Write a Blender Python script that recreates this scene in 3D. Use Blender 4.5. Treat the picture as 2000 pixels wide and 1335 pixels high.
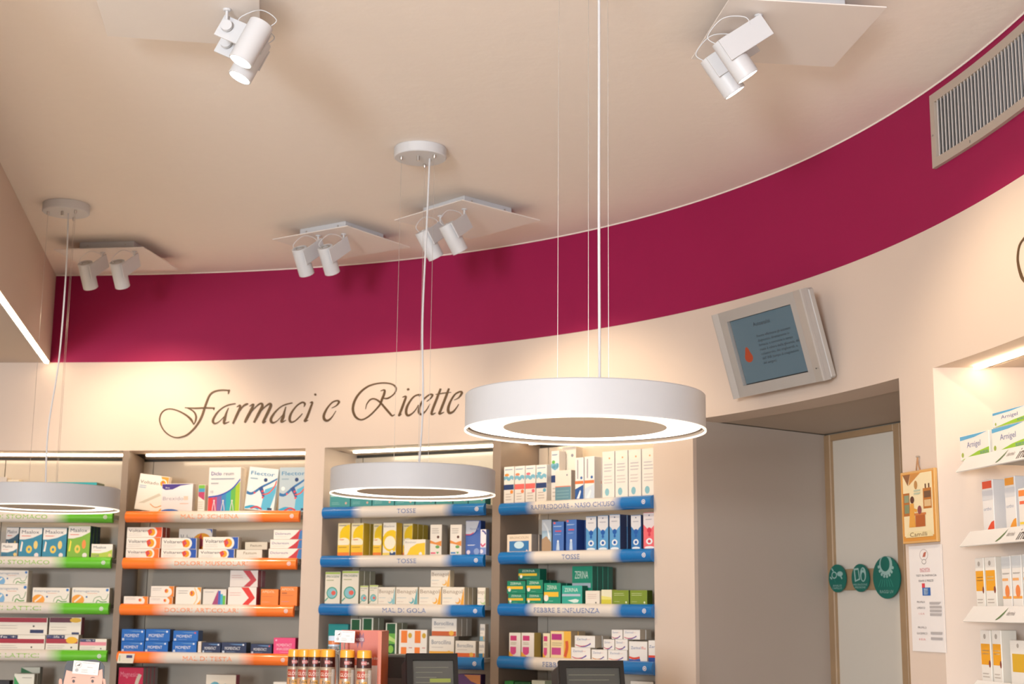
import bpy, math, random
from mathutils import Vector, Matrix
random.seed(7)
for o in list(bpy.data.objects): bpy.data.objects.remove(o, do_unlink=True)
scene = bpy.context.scene
COL = scene.collection

# ------------------------------------------------------------------ camera
FPX, HORIZON, ROLL = 2800.0, 1189.0, math.radians(0.57)
EYE = Vector((0, 0, 1.6))
_p = math.atan((HORIZON - 667.5) / FPX)
FWD = Vector((0, math.cos(_p), math.sin(_p)))
_u0, _r0 = Vector((0, -math.sin(_p), math.cos(_p))), Vector((1, 0, 0))
RT = _r0 * math.cos(ROLL) + _u0 * math.sin(ROLL)
UP = -_r0 * math.sin(ROLL) + _u0 * math.cos(ROLL)
cam_data = bpy.data.cameras.new('camera')
cam = bpy.data.objects.new('camera', cam_data)
COL.objects.link(cam)
cam_data.sensor_width = 36.0
cam_data.lens = 36.0 * FPX / 2000.0
cam_data.clip_start = 0.05
M = Matrix((RT, UP, -FWD)).transposed().to_4x4()
M.translation = EYE
cam.matrix_world = M
cam_data.dof.use_dof = True
cam_data.dof.focus_distance = 3.75
cam_data.dof.aperture_fstop = 8.0
scene.camera = cam

# ------------------------------------------------------------------ view, world, window light
vs = scene.view_settings
vs.view_transform = 'Standard'
vs.look = 'None'
vs.gamma = 1.0
vs.use_curve_mapping = False
vs.exposure = 0.26
world = bpy.data.worlds.new('world')
scene.world = world
world.use_nodes = True
world.node_tree.nodes['Background'].inputs[0].default_value = (0.75, 0.86, 1.0, 1)
world.node_tree.nodes['Background'].inputs[1].default_value = 0.6

WARM = (1.0, 0.76, 0.50)
LAMP = (1.0, 0.90, 0.76)
WINDOW_POWER = 460
SPOT_POWER = 13.5
LED_STRENGTH = 17
RING_STRENGTH = 4.0

def area_light(name, loc, target, sx, sy, power, color):
    d = bpy.data.lights.new(name, 'AREA')
    d.shape = 'RECTANGLE'; d.size = sx; d.size_y = sy; d.energy = power; d.color = color
    o = bpy.data.objects.new(name, d); COL.objects.link(o)
    o.location = loc
    o.rotation_euler = (Vector(target) - Vector(loc)).to_track_quat('-Z', 'Y').to_euler()
    return o
# daylight entering through the shop window in the rear wall, behind the camera
area_light('shop_window_daylight', (-2.1, -3.95, 1.75), (-2.1, 0, 1.75), 1.2, 1.0, WINDOW_POWER, (0.86, 0.93, 1.0))

# ------------------------------------------------------------------ pixel helpers (survey of the photograph)
def ray(x, y):
    return FWD + RT * ((x - 1000) / FPX) - UP * ((y - 667.5) / FPX)
def atz(x, y, z):
    d = ray(x, y); return EYE + d * ((z - EYE.z) / d.z)
def aty(x, y, Y):
    d = ray(x, y); return EYE + d * (Y / d.y)
def at_plane(x, y, p, n):
    d = ray(x, y); return EYE + d * ((p - EYE).dot(n) / d.dot(n))

# ------------------------------------------------------------------ materials
def lin(h):
    h = h.lstrip('#')
    out = []
    for i in (0, 2, 4):
        c = int(h[i:i + 2], 16) / 255
        out.append(c / 12.92 if c <= 0.04045 else ((c + 0.055) / 1.055) ** 2.4)
    return tuple(out)
MATS = {}
def mat(name, color, rough=0.5, metal=0.0, noise=0.0, scale=20.0, bump=0.0, spec=0.5, coat=0.0, trans=0.0, alpha=1.0, emit=None, estr=0.0):
    if name in MATS: return MATS[name]
    m = bpy.data.materials.new(name); m.use_nodes = True
    nt = m.node_tree; b = nt.nodes['Principled BSDF']
    if isinstance(color, str): color = lin(color)
    b.inputs['Base Color'].default_value = (*color, 1)
    b.inputs['Roughness'].default_value = rough
    b.inputs['Metallic'].default_value = metal
    b.inputs['Specular IOR Level'].default_value = spec
    b.inputs['Coat Weight'].default_value = coat
    b.inputs['Transmission Weight'].default_value = trans
    b.inputs['Alpha'].default_value = alpha
    if emit:
        b.inputs['Emission Color'].default_value = (*emit, 1)
        b.inputs['Emission Strength'].default_value = estr
    if noise or bump:
        tc = nt.nodes.new('ShaderNodeTexCoord')
        nz = nt.nodes.new('ShaderNodeTexNoise'); nz.inputs['Scale'].default_value = scale; nz.inputs['Detail'].default_value = 4
        nt.links.new(tc.outputs['Object'], nz.inputs['Vector'])
        if noise:
            mx = nt.nodes.new('ShaderNodeMix'); mx.data_type = 'RGBA'
            mx.inputs[6].default_value = (*[c * (1 - noise) for c in color], 1)
            mx.inputs[7].default_value = (*[min(1, c * (1 + noise)) for c in color], 1)
            nt.links.new(nz.outputs['Fac'], mx.inputs[0]); nt.links.new(mx.outputs[2], b.inputs['Base Color'])
        if bump:
            bp = nt.nodes.new('ShaderNodeBump'); bp.inputs['Strength'].default_value = bump; bp.inputs['Distance'].default_value = 0.004
            nt.links.new(nz.outputs['Fac'], bp.inputs['Height']); nt.links.new(bp.outputs['Normal'], b.inputs['Normal'])
    MATS[name] = m
    return m
def print_mat(name, rough, coat=0.0):
    m = bpy.data.materials.new(name); m.use_nodes = True
    nt = m.node_tree; b = nt.nodes['Principled BSDF']
    a = nt.nodes.new('ShaderNodeVertexColor'); a.layer_name = 'Col'
    mx = nt.nodes.new('ShaderNodeMix'); mx.data_type = 'RGBA'; mx.blend_type = 'MULTIPLY'; mx.inputs[0].default_value = 1.0; mx.inputs[7].default_value = (0.90, 0.89, 0.87, 1)   # paper stock
    nt.links.new(a.outputs['Color'], mx.inputs[6]); nt.links.new(mx.outputs[2], b.inputs['Base Color'])
    b.inputs['Roughness'].default_value = rough; b.inputs['Coat Weight'].default_value = coat
    MATS[name] = m
    return m
CARTON = print_mat('printed_carton', 0.42)
CREAM = mat('cream_wall_paint', (0.63, 0.515, 0.43), 0.7, noise=0.02, scale=3, bump=0.08)
MAGENTA = mat('magenta_wall_paint', (0.285, 0.005, 0.060), 0.65, spec=0.3, noise=0.04, scale=4, bump=0.08)
CEIL = mat('ceiling_plaster', (0.86, 0.78, 0.71), 0.85, noise=0.015, scale=22, bump=0.3)
WHITE = mat('white_powder_coat', (0.60, 0.605, 0.62), 0.45, noise=0.01, scale=30)
BROWN = mat('taupe_laminate', (0.22, 0.165, 0.125), 0.45, noise=0.05, scale=8)
PANEL = mat('ivory_gloss_panel', (0.47, 0.415, 0.345), 0.18, noise=0.015, scale=5, coat=0.2)
DARK = mat('dark_gap', (0.04, 0.035, 0.03), 0.7, noise=0.1)
BOARD = mat('white_shelf_board', (0.55, 0.52, 0.47), 0.35, noise=0.02)
LED = mat('led_diffuser', (1, 1, 1), 0.5, emit=WARM, estr=LED_STRENGTH)
LED2 = mat('led_diffuser_neutral', (1, 1, 1), 0.5, emit=(1.0, 0.88, 0.66), estr=LED_STRENGTH)
RING = mat('ring_diffuser', (1, 1, 1), 0.5, emit=LAMP, estr=RING_STRENGTH)
LENS = mat('spot_lens', (1, 1, 1), 0.4, emit=LAMP, estr=14)
METAL = mat('brushed_metal', (0.55, 0.53, 0.50), 0.35, metal=0.9, noise=0.05, scale=60)
FLOORM = mat('beige_floor_tiles', (0.70, 0.64, 0.56), 0.35, noise=0.06, scale=3)
BRONZE = mat('bronze_vinyl', (0.095, 0.05, 0.016), 0.6, noise=0.08, scale=40)
BLACK = mat('black_plastic', (0.022, 0.020, 0.019), 0.42, noise=0.1, scale=30)

# ------------------------------------------------------------------ mesh helpers
class MB:
    """collects shapes, each with an optional print colour, into one mesh"""
    def __init__(s): s.v = []; s.f = []; s.c = []
    def add(s, vs_, fs, col=None):
        n = len(s.v); s.v += [tuple(v) for v in vs_]
        for f in fs: s.f.append([i + n for i in f]); s.c.append(col)
    def box(s, x0, x1, y0, y1, z0, z1, col=None, side=None, top=None):
        side = side or col; top = top or col
        n = len(s.v)
        s.v += [(x0, y0, z0), (x1, y0, z0), (x1, y1, z0), (x0, y1, z0), (x0, y0, z1), (x1, y0, z1), (x1, y1, z1), (x0, y1, z1)]
        for f, c in (((0, 1, 5, 4), col), ((1, 2, 6, 5), side), ((2, 3, 7, 6), col), ((3, 0, 4, 7), side), ((4, 5, 6, 7), top), ((3, 2, 1, 0), top)):
            s.f.append([i + n for i in f]); s.c.append(c)
    def cbox(s, x0, x1, y0, y1, z0, z1, b, col=None, side=None, top=None):
        """cuboid with chamfered edges"""
        side = side or col; top = top or col
        b = min(b, (x1 - x0) * .3, (y1 - y0) * .3, (z1 - z0) * .3)
        n = len(s.v); idx = {}
        X, Y, Z = (x0, x1), (y0, y1), (z0, z1)
        for i in (0, 1):
            for j in (0, 1):
                for k in (0, 1):
                    sx, sy, sz = (1 - 2 * i) * b, (1 - 2 * j) * b, (1 - 2 * k) * b
                    for a, p in (('x', (X[i], Y[j] + sy, Z[k] + sz)), ('y', (X[i] + sx, Y[j], Z[k] + sz)), ('z', (X[i] + sx, Y[j] + sy, Z[k]))):
                        idx[(i, j, k, a)] = len(s.v); s.v.append(p)
        def q(keys, c): s.f.append([idx[k] for k in keys]); s.c.append(c)
        for i in (0, 1):
            o = (lambda l: l if i else l[::-1])
            q(o([(i, 0, 0, 'x'), (i, 1, 0, 'x'), (i, 1, 1, 'x'), (i, 0, 1, 'x')]), side)
            q(o([(0, i, 0, 'y'), (0, i, 1, 'y'), (1, i, 1, 'y'), (1, i, 0, 'y')]), col)
            q(o([(0, 0, i, 'z'), (1, 0, i, 'z'), (1, 1, i, 'z'), (0, 1, i, 'z')]), top)
        for i in (0, 1):
            for j in (0, 1):
                q([(i, j, 0, 'x'), (i, j, 0, 'y'), (i, j, 1, 'y'), (i, j, 1, 'x')], col)
                q([(i, 0, j, 'x'), (i, 0, j, 'z'), (i, 1, j, 'z'), (i, 1, j, 'x')], side)
                q([(0, i, j, 'y'), (0, i, j, 'z'), (1, i, j, 'z'), (1, i, j, 'y')], col)
                for k in (0, 1): q([(i, j, k, 'x'), (i, j, k, 'y'), (i, j, k, 'z')], col)
    def prism(s, poly, z0, z1, col=None):
        """plan polygon extruded from z0 to z1"""
        n = len(poly)
        s.add([(p[0], p[1], z0) for p in poly] + [(p[0], p[1], z1) for p in poly],
              [list(range(n))[::-1], list(range(n, 2 * n))] + [[i, (i + 1) % n, n + (i + 1) % n, n + i] for i in range(n)], col)
    def tube(s, pts, r, seg=8, col=None, cap=True):
        pts = [Vector(p) for p in pts]; rs = r if isinstance(r, (list, tuple)) else [r] * len(pts)
        n = len(s.v); prev = None
        for i, p in enumerate(pts):
            t = (pts[min(i + 1, len(pts) - 1)] - pts[max(i - 1, 0)]).normalized()
            if prev is None:
                a = t.orthogonal().normalized()
            else:
                a = (prev - t * prev.dot(t)).normalized()
            prev = a; b = t.cross(a)
            for k in range(seg):
                w = 2 * math.pi * k / seg
                s.v.append(tuple(p + (a * math.cos(w) + b * math.sin(w)) * rs[i]))
        for i in range(len(pts) - 1):
            for k in range(seg):
                s.f.append([n + i * seg + k, n + i * seg + (k + 1) % seg, n + (i + 1) * seg + (k + 1) % seg, n + (i + 1) * seg + k]); s.c.append(col)
        if cap:
            s.f.append([n + k for k in range(seg)][::-1]); s.c.append(col)
            m = n + (len(pts) - 1) * seg; s.f.append([m + k for k in range(seg)]); s.c.append(col)
    def lathe(s, prof, cx=0, cy=0, seg=32, col=None, cols=None):
        """profile [(r, z)...] turned about the vertical through cx, cy"""
        n = len(s.v)
        for r, z in prof:
            for k in range(seg):
                w = 2 * math.pi * k / seg; s.v.append((cx + r * math.cos(w), cy + r * math.sin(w), z))
        for i in range(len(prof) - 1):
            for k in range(seg):
                s.f.append([n + i * seg + k, n + i * seg + (k + 1) % seg, n + (i + 1) * seg + (k + 1) % seg, n + (i + 1) * seg + k])
                s.c.append(cols[i] if cols else col)
    def xform(s, m):
        s.v = [tuple(m @ Vector(v)) for v in s.v]; return s
    def build(s, name, material, parent=None, smooth=False, loc=None):
        me = bpy.data.meshes.new(name); me.from_pydata(s.v, [], s.f); me.update()
        if any(c is not None for c in s.c):
            at = me.color_attributes.new('Col', 'FLOAT_COLOR', 'CORNER')
            data = []
            for p in me.polygons:
                c = s.c[p.index] or (1, 1, 1)
                if isinstance(c, str): c = lin(c)
                data += list((*c, 1.0)) * p.loop_total
            at.data.foreach_set('color', data)
        if isinstance(material, (list, tuple)):
            for m_ in material: me.materials.append(m_)
        else: me.materials.append(material)
        if smooth:
            me.polygons.foreach_set('use_smooth', [True] * len(me.polygons))
            try: me.set_sharp_from_angle(angle=math.radians(40))
            except Exception: pass
        o = bpy.data.objects.new(name, me); COL.objects.link(o)
        if parent: o.parent = parent
        if loc is not None: o.location = loc
        return o
def tag(o, label=None, cat=None, group=None, kind=None):
    if label: o['label'] = label
    if cat: o['category'] = cat
    if group: o['group'] = group
    if kind: o['kind'] = kind
    return o
def thing(name, label, cat, loc=(0, 0, 0), rz=0.0, group=None):
    o = bpy.data.objects.new(name, None); COL.objects.link(o)
    o.empty_display_size = 0.05; o.location = loc; o.rotation_euler = (0, 0, rz)
    return tag(o, label, cat, group)
def struct(o): return tag(o, kind='structure')

_TX = {}
def text_geo(s):
    """built-in font outline; height of a capital = 1, starts at x = 0"""
    if s in _TX: return _TX[s]
    cu = bpy.data.curves.new('t', 'FONT'); cu.body = s; cu.size = 1.0; cu.resolution_u = 2; cu.fill_mode = 'FRONT'
    ob = bpy.data.objects.new('t', cu)
    me = bpy.data.meshes.new_from_object(ob)
    vs_ = [(v.co.x, v.co.y) for v in me.vertices]; fs = [list(p.vertices) for p in me.polygons]
    bpy.data.objects.remove(ob); bpy.data.curves.remove(cu); bpy.data.meshes.remove(me)
    x0 = min([v[0] for v in vs_] or [0]); k = 1 / 0.72
    vs_ = [((x - x0) * k, y * k) for x, y in vs_]
    w = max([v[0] for v in vs_] or [0])
    _TX[s] = (vs_, fs, w)
    return _TX[s]
def catmull(pts, n=6):
    out = []
    P = [pts[0]] + list(pts) + [pts[-1]]
    for i in range(1, len(P) - 2):
        a, b, c, d = P[i - 1], P[i], P[i + 1], P[i + 2]
        for k in range(n):
            t = k / n
            out.append(tuple(0.5 * (2 * b[j] + (c[j] - a[j]) * t + (2 * a[j] - 5 * b[j] + 4 * c[j] - d[j]) * t * t + (3 * b[j] - a[j] - 3 * c[j] + d[j]) * t ** 3) for j in range(len(b))))
    out.append(tuple(pts[-1]))
    return out

# ------------------------------------------------------------------ the curved wall
ZC, ZB, ZH = 3.32, 2.85, 2.385      # ceiling, underside of the magenta band, underside of the header
PF = (0.38383794, -1.06647558, 0.78122577, -0.22104866, 3.94807068)
CC = (-2.45, 3.70)
def wall_polar(t):
    r = 0
    for c in PF: r = r * t + c
    return (CC[0] + r * math.cos(t), CC[1] + r * math.sin(t))
WP = [(-5.0, 7.56)] + [wall_polar(math.radians(90 - i)) for i in range(0, 88)] + [(1.492, 3.3), (1.49, 2.5), (1.49, 1.0), (1.49, -4.0)]
WS = [0.0]
for i in range(1, len(WP)): WS.append(WS[-1] + math.dist(WP[i - 1], WP[i]))
def wpt(s, off=0.0):
    """point on the wall at arc length s, off > 0 towards the room"""
    s = min(max(s, 0.0), WS[-1] - 1e-6)
    i = max(k for k in range(len(WS)) if WS[k] <= s); i = min(i, len(WP) - 2)
    f = (s - WS[i]) / (WS[i + 1] - WS[i])
    x = WP[i][0] + (WP[i + 1][0] - WP[i][0]) * f; y = WP[i][1] + (WP[i + 1][1] - WP[i][1]) * f
    def tang(j):
        a, b = WP[max(j - 1, 0)], WP[min(j + 1, len(WP) - 1)]; L = math.dist(a, b); return ((b[0] - a[0]) / L, (b[1] - a[1]) / L)
    t0, t1 = tang(i), tang(i + 1)
    tx, ty = t0[0] + (t1[0] - t0[0]) * f, t0[1] + (t1[1] - t0[1]) * f; L = math.hypot(tx, ty); tx /= L; ty /= L
    return Vector((x + ty * off, y - tx * off, 0)), Vector((tx, ty, 0)), Vector((ty, -tx, 0))
def spx(x, y):
    """arc length and height of the wall point seen at pixel x, y"""
    d = ray(x, y)
    for i in range(len(WP) - 1):
        a, b = WP[i], WP[i + 1]
        ca, cb = a[0] * d.y - a[1] * d.x, b[0] * d.y - b[1] * d.x
        if ca <= 0 <= cb and a[1] > 0:
            f = -ca / (cb - ca) if cb != ca else 0
            Y = a[1] + (b[1] - a[1]) * f
            return WS[i] + (WS[i + 1] - WS[i]) * f, EYE.z + d.z / d.y * Y
    return WS[-2], 1.6
def slab(mb, s0, s1, z0, z1, t, off=0.0, step=0.05):
    n = max(1, int(math.ceil((s1 - s0) / step)))
    fr, bk = [], []
    for i in range(n + 1):
        s = s0 + (s1 - s0) * i / n
        p, _, nr = wpt(s); fr.append(p + nr * off); bk.append(p - nr * t)
    base = len(mb.v)
    for i in range(n + 1):
        for p in (fr[i], bk[i]):
            mb.v.append((p.x, p.y, z0)); mb.v.append((p.x, p.y, z1))
    def F(*a): mb.f.append([base + k for k in a]); mb.c.append(None)
    for i in range(n):
        a, b = 4 * i, 4 * (i + 1)
        F(a, b, b + 1, a + 1); F(b + 2, a + 2, a + 3, b + 3); F(a + 1, b + 1, b + 3, a + 3); F(b, a, a + 2, b + 2)
    F(0, 1, 3, 2); e = 4 * n; F(e, e + 2, e + 3, e + 1)
S = {k: spx(k, 1000)[0] for k in (592, 630, 1277, 1355)}
S['dl'] = S[1355]; S['dr'] = spx(1762, 900)[0]; S['nr'] = spx(1830, 900)[0]
S_END = WS[-1]; S_NR2 = WS[-4] + 0.1       # near end of the right-hand niche, out of frame

mb = MB(); slab(mb, 0, S_END, ZB, ZC, 0.16)
struct(mb.build('wall_upper', MAGENTA, smooth=True))
mb = MB(); slab(mb, 0, S_END, ZH, ZB - 0.0005, 0.16)
slab(mb, S[592], S[630], 0, ZH, 0.46); slab(mb, S[1277], S['dl'], 0, ZH, 0.02); slab(mb, S['dr'], S['nr'], 0, ZH, 0.34)
slab(mb, S_NR2, S_END, 0, ZH, 0.16)
struct(mb.build('wall_back', CREAM, smooth=True))
# caulk bead where wall and ceiling meet
mb = MB(); mb.tube([wpt(S_END * i / 260, 0.002)[0] + Vector((0, 0, ZC - 0.002)) for i in range(40, 245)], 0.0032, 5)
struct(mb.build('trim_1', CEIL, smooth=True))
mb = MB(); mb.box(-5.2, 2.3, -4.2, 8.2, ZC, ZC + 0.1); struct(mb.build('ceiling', CEIL))
mb = MB(); mb.box(-5.2, 2.4, -4.2, 8.2, -0.1, 0.0); struct(mb.build('floor', FLOORM))
mb = MB(); mb.box(-5.2, -5.0, -4.2, 8.2, 0, ZC); struct(mb.build('wall_left', CREAM))
mb = MB(); mb.box(-5.2, 2.4, 8.2, 8.3, -.1, ZC + .1); mb.box(2.3, 2.4, 3.0, 8.2, -.1, ZC + .1); struct(mb.build('wall_outer', CREAM))     # outer walls behind the fitted units
mb = MB()          # rear wall with the shop window opening
for b in ((-5.0, -2.72, 0, ZC), (-1.48, 1.6, 0, ZC), (-2.72, -1.48, 0, 1.24), (-2.72, -1.48, 2.27, ZC)): mb.box(b[0], b[1], -4.2, -4.0, b[2], b[3])
struct(mb.build('wall_rear', CREAM))

# lowered ceiling on the left: its face runs from the wall towards the room, lower edge carries an LED line
A, B = Vector((-2.43, 7.45)), Vector((-2.43 + 0.198 * 5.0, 2.45))
mb = MB(); mb.prism([(A.x, A.y), (-4.95, 7.62), (-4.95, 2.45), (B.x, B.y)], ZB, ZC - 0.001)
struct(mb.build('ceiling_bulkhead', CREAM))
d = (B - A).normalized(); nrm = Vector((-d.y, d.x))
def off2(p, a, b): return (p.x + d.x * a + nrm.x * b, p.y + d.y * a + nrm.y * b)
sgn = 1 if nrm.x > 0 else -1
mb = MB(); mb.prism([off2(A, 0.06, -sgn * .022), off2(A, 0.06, -sgn * .002), off2(B, -.1, -sgn * .002), off2(B, -.1, -sgn * .022)], ZB - 0.012, ZB - 0.0005)
t = thing('led_line_light', 'glowing LED line along the lower edge of the lowered ceiling', 'light', (0, 0, 0))
mb.build('led_diffuser', LED, t)
mb = MB(); mb.prism([off2(A, 0.06, -sgn * .030), off2(A, 0.06, -sgn * .023), off2(B, -.1, -sgn * .023), off2(B, -.1, -sgn * .030)], ZB - 0.012, ZB - 0.0005)
mb.build('led_profile', METAL, t)

# ------------------------------------------------------------------ doorway recess with the glazed door
W1 = wpt(S['dl'])[0]; W2 = wpt(S['dr'])[0]
D1, D2 = Vector((1.428, 6.446, 0)), Vector((1.80, 5.611, 0))
dd = (D2 - D1).normalized(); dn = Vector((dd.y, -dd.x, 0))           # dn points to the room
if dn.y > 0: dn = -dn
b1 = wpt(S['dl'], -0.38)[0]
e1 = (D1 - W1).normalized(); w1n = Vector((-e1.y, e1.x, 0))
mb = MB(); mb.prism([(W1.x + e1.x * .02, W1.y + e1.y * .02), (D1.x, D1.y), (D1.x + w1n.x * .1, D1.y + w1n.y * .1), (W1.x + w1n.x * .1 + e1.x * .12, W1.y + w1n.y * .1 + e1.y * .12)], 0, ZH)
struct(mb.build('wall_recess', mat('recess_wall_shaded_cream', (0.44, 0.37, 0.315), 0.75, noise=0.02, scale=3, bump=0.08)))  # wall cream darkened, the recess's low light is put into the colour
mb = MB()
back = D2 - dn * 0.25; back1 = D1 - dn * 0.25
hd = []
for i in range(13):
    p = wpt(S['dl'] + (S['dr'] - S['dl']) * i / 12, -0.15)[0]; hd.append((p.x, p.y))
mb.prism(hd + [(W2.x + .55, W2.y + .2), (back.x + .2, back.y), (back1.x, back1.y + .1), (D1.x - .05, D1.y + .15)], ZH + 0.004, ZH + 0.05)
struct(mb.build('ceiling_recess', mat('recess_ceiling_shaded_cream', (0.47, 0.39, 0.32), 0.75, noise=0.02, scale=3)))  # same cream again, soffit shade mixed into its base colour
pb = wpt(S['dr'], -0.33)[0]
mb = MB(); mb.prism([(pb.x, pb.y), (D2.x, D2.y), (D2.x + .06, D2.y), (pb.x + .06, pb.y)], 0, ZH); struct(mb.build('wall_recess_right', CREAM))
# wall above and behind the door
DT = at_plane(1690, 838, D1, dn).z                                     # top of the door frame
def dl(px, py):
    p = at_plane(px, py, D1, dn); return (p - D1).dot(dd), p.z
drz = math.atan2(dd.y, dd.x)
door = bpy.data.objects.new('door_1', None); COL.objects.link(door); door.location = D1; door.rotation_euler = (0, 0, drz); struct(door)
LW = (D2 - D1).length
WOOD = mat('oak_frame', (0.36, 0.235, 0.13), 0.5, noise=0.15, scale=9)
FROST = mat('frosted_glass', (0.66, 0.61, 0.53), 0.35, noise=0.01, spec=0.4)
u_l = dl(1632, 1000)[0]; u_r = dl(1757, 1000)[0]; zm0, zm1 = dl(1690, 1152)[1], dl(1690, 1110)[1]
z_t = dl(1690, 851)[1]
for a, b_, z0, z1 in ((0.0, u_l, 0.0, DT), (u_r, u_r + .045, 0.0, DT), (u_r + .05, LW, 0.0, DT)):
    m_ = MB(); m_.cbox(a + .001, b_, -0.022 if b_ < LW else -.03, 0.03, z0, z1, 0.004); m_.build('stile', WOOD, door)
for z0, z1 in ((z_t, DT), (zm0, zm1), (0.0, 0.12)):
    m_ = MB(); m_.cbox(u_l, u_r, -0.020, 0.028, z0, z1, 0.003); m_.build('rail', WOOD, door)
for z0, z1 in ((zm1, z_t), (0.12, zm0)):
    m_ = MB(); m_.box(u_l, u_r, -0.004, 0.004, z0, z1); m_.build('glass_pane', FROST, door)
m_ = MB(); m_.box(0, LW, 0.05, 0.15, 0, ZH); o = m_.build('backing_wall', mat('pale_back_wall', (0.62, 0.60, 0.54), .7, noise=.02), door)
m_ = MB(); m_.box(0, LW, -.002, 0.03, DT + .004, ZH); m_.build('transom_pane', mat('greenish_glass', (0.55, 0.58, 0.50), 0.2, noise=.02), door)

# ------------------------------------------------------------------ shelving units built into the wall
STRIP = {}
def strip_mat(key, col, a0, a1, b0, b1):
    if key in STRIP: return STRIP[key]
    m = bpy.data.materials.new('printed_strip_' + key); m.use_nodes = True
    nt = m.node_tree; b = nt.nodes['Principled BSDF']
    tc = nt.nodes.new('ShaderNodeTexCoord'); sx = nt.nodes.new('ShaderNodeSeparateXYZ'); cr = nt.nodes.new('ShaderNodeValToRGB')
    nt.links.new(tc.outputs['Generated'], sx.inputs[0]); nt.links.new(sx.outputs['X'], cr.inputs[0]); nt.links.new(cr.outputs[0], b.inputs['Base Color'])
    el = cr.color_ramp.elements; w = (0.70, 0.64, 0.57, 1); c = (*lin(col), 1)
    el[0].position = a0; el[0].color = c; el[1].position = a1; el[1].color = w
    e = el.new(b0); e.color = w; e = el.new(b1); e.color = c
    b.inputs['Roughness'].default_value = 0.22; b.inputs['Coat Weight'].default_value = 0.4
    STRIP[key] = m
    return m
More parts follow.
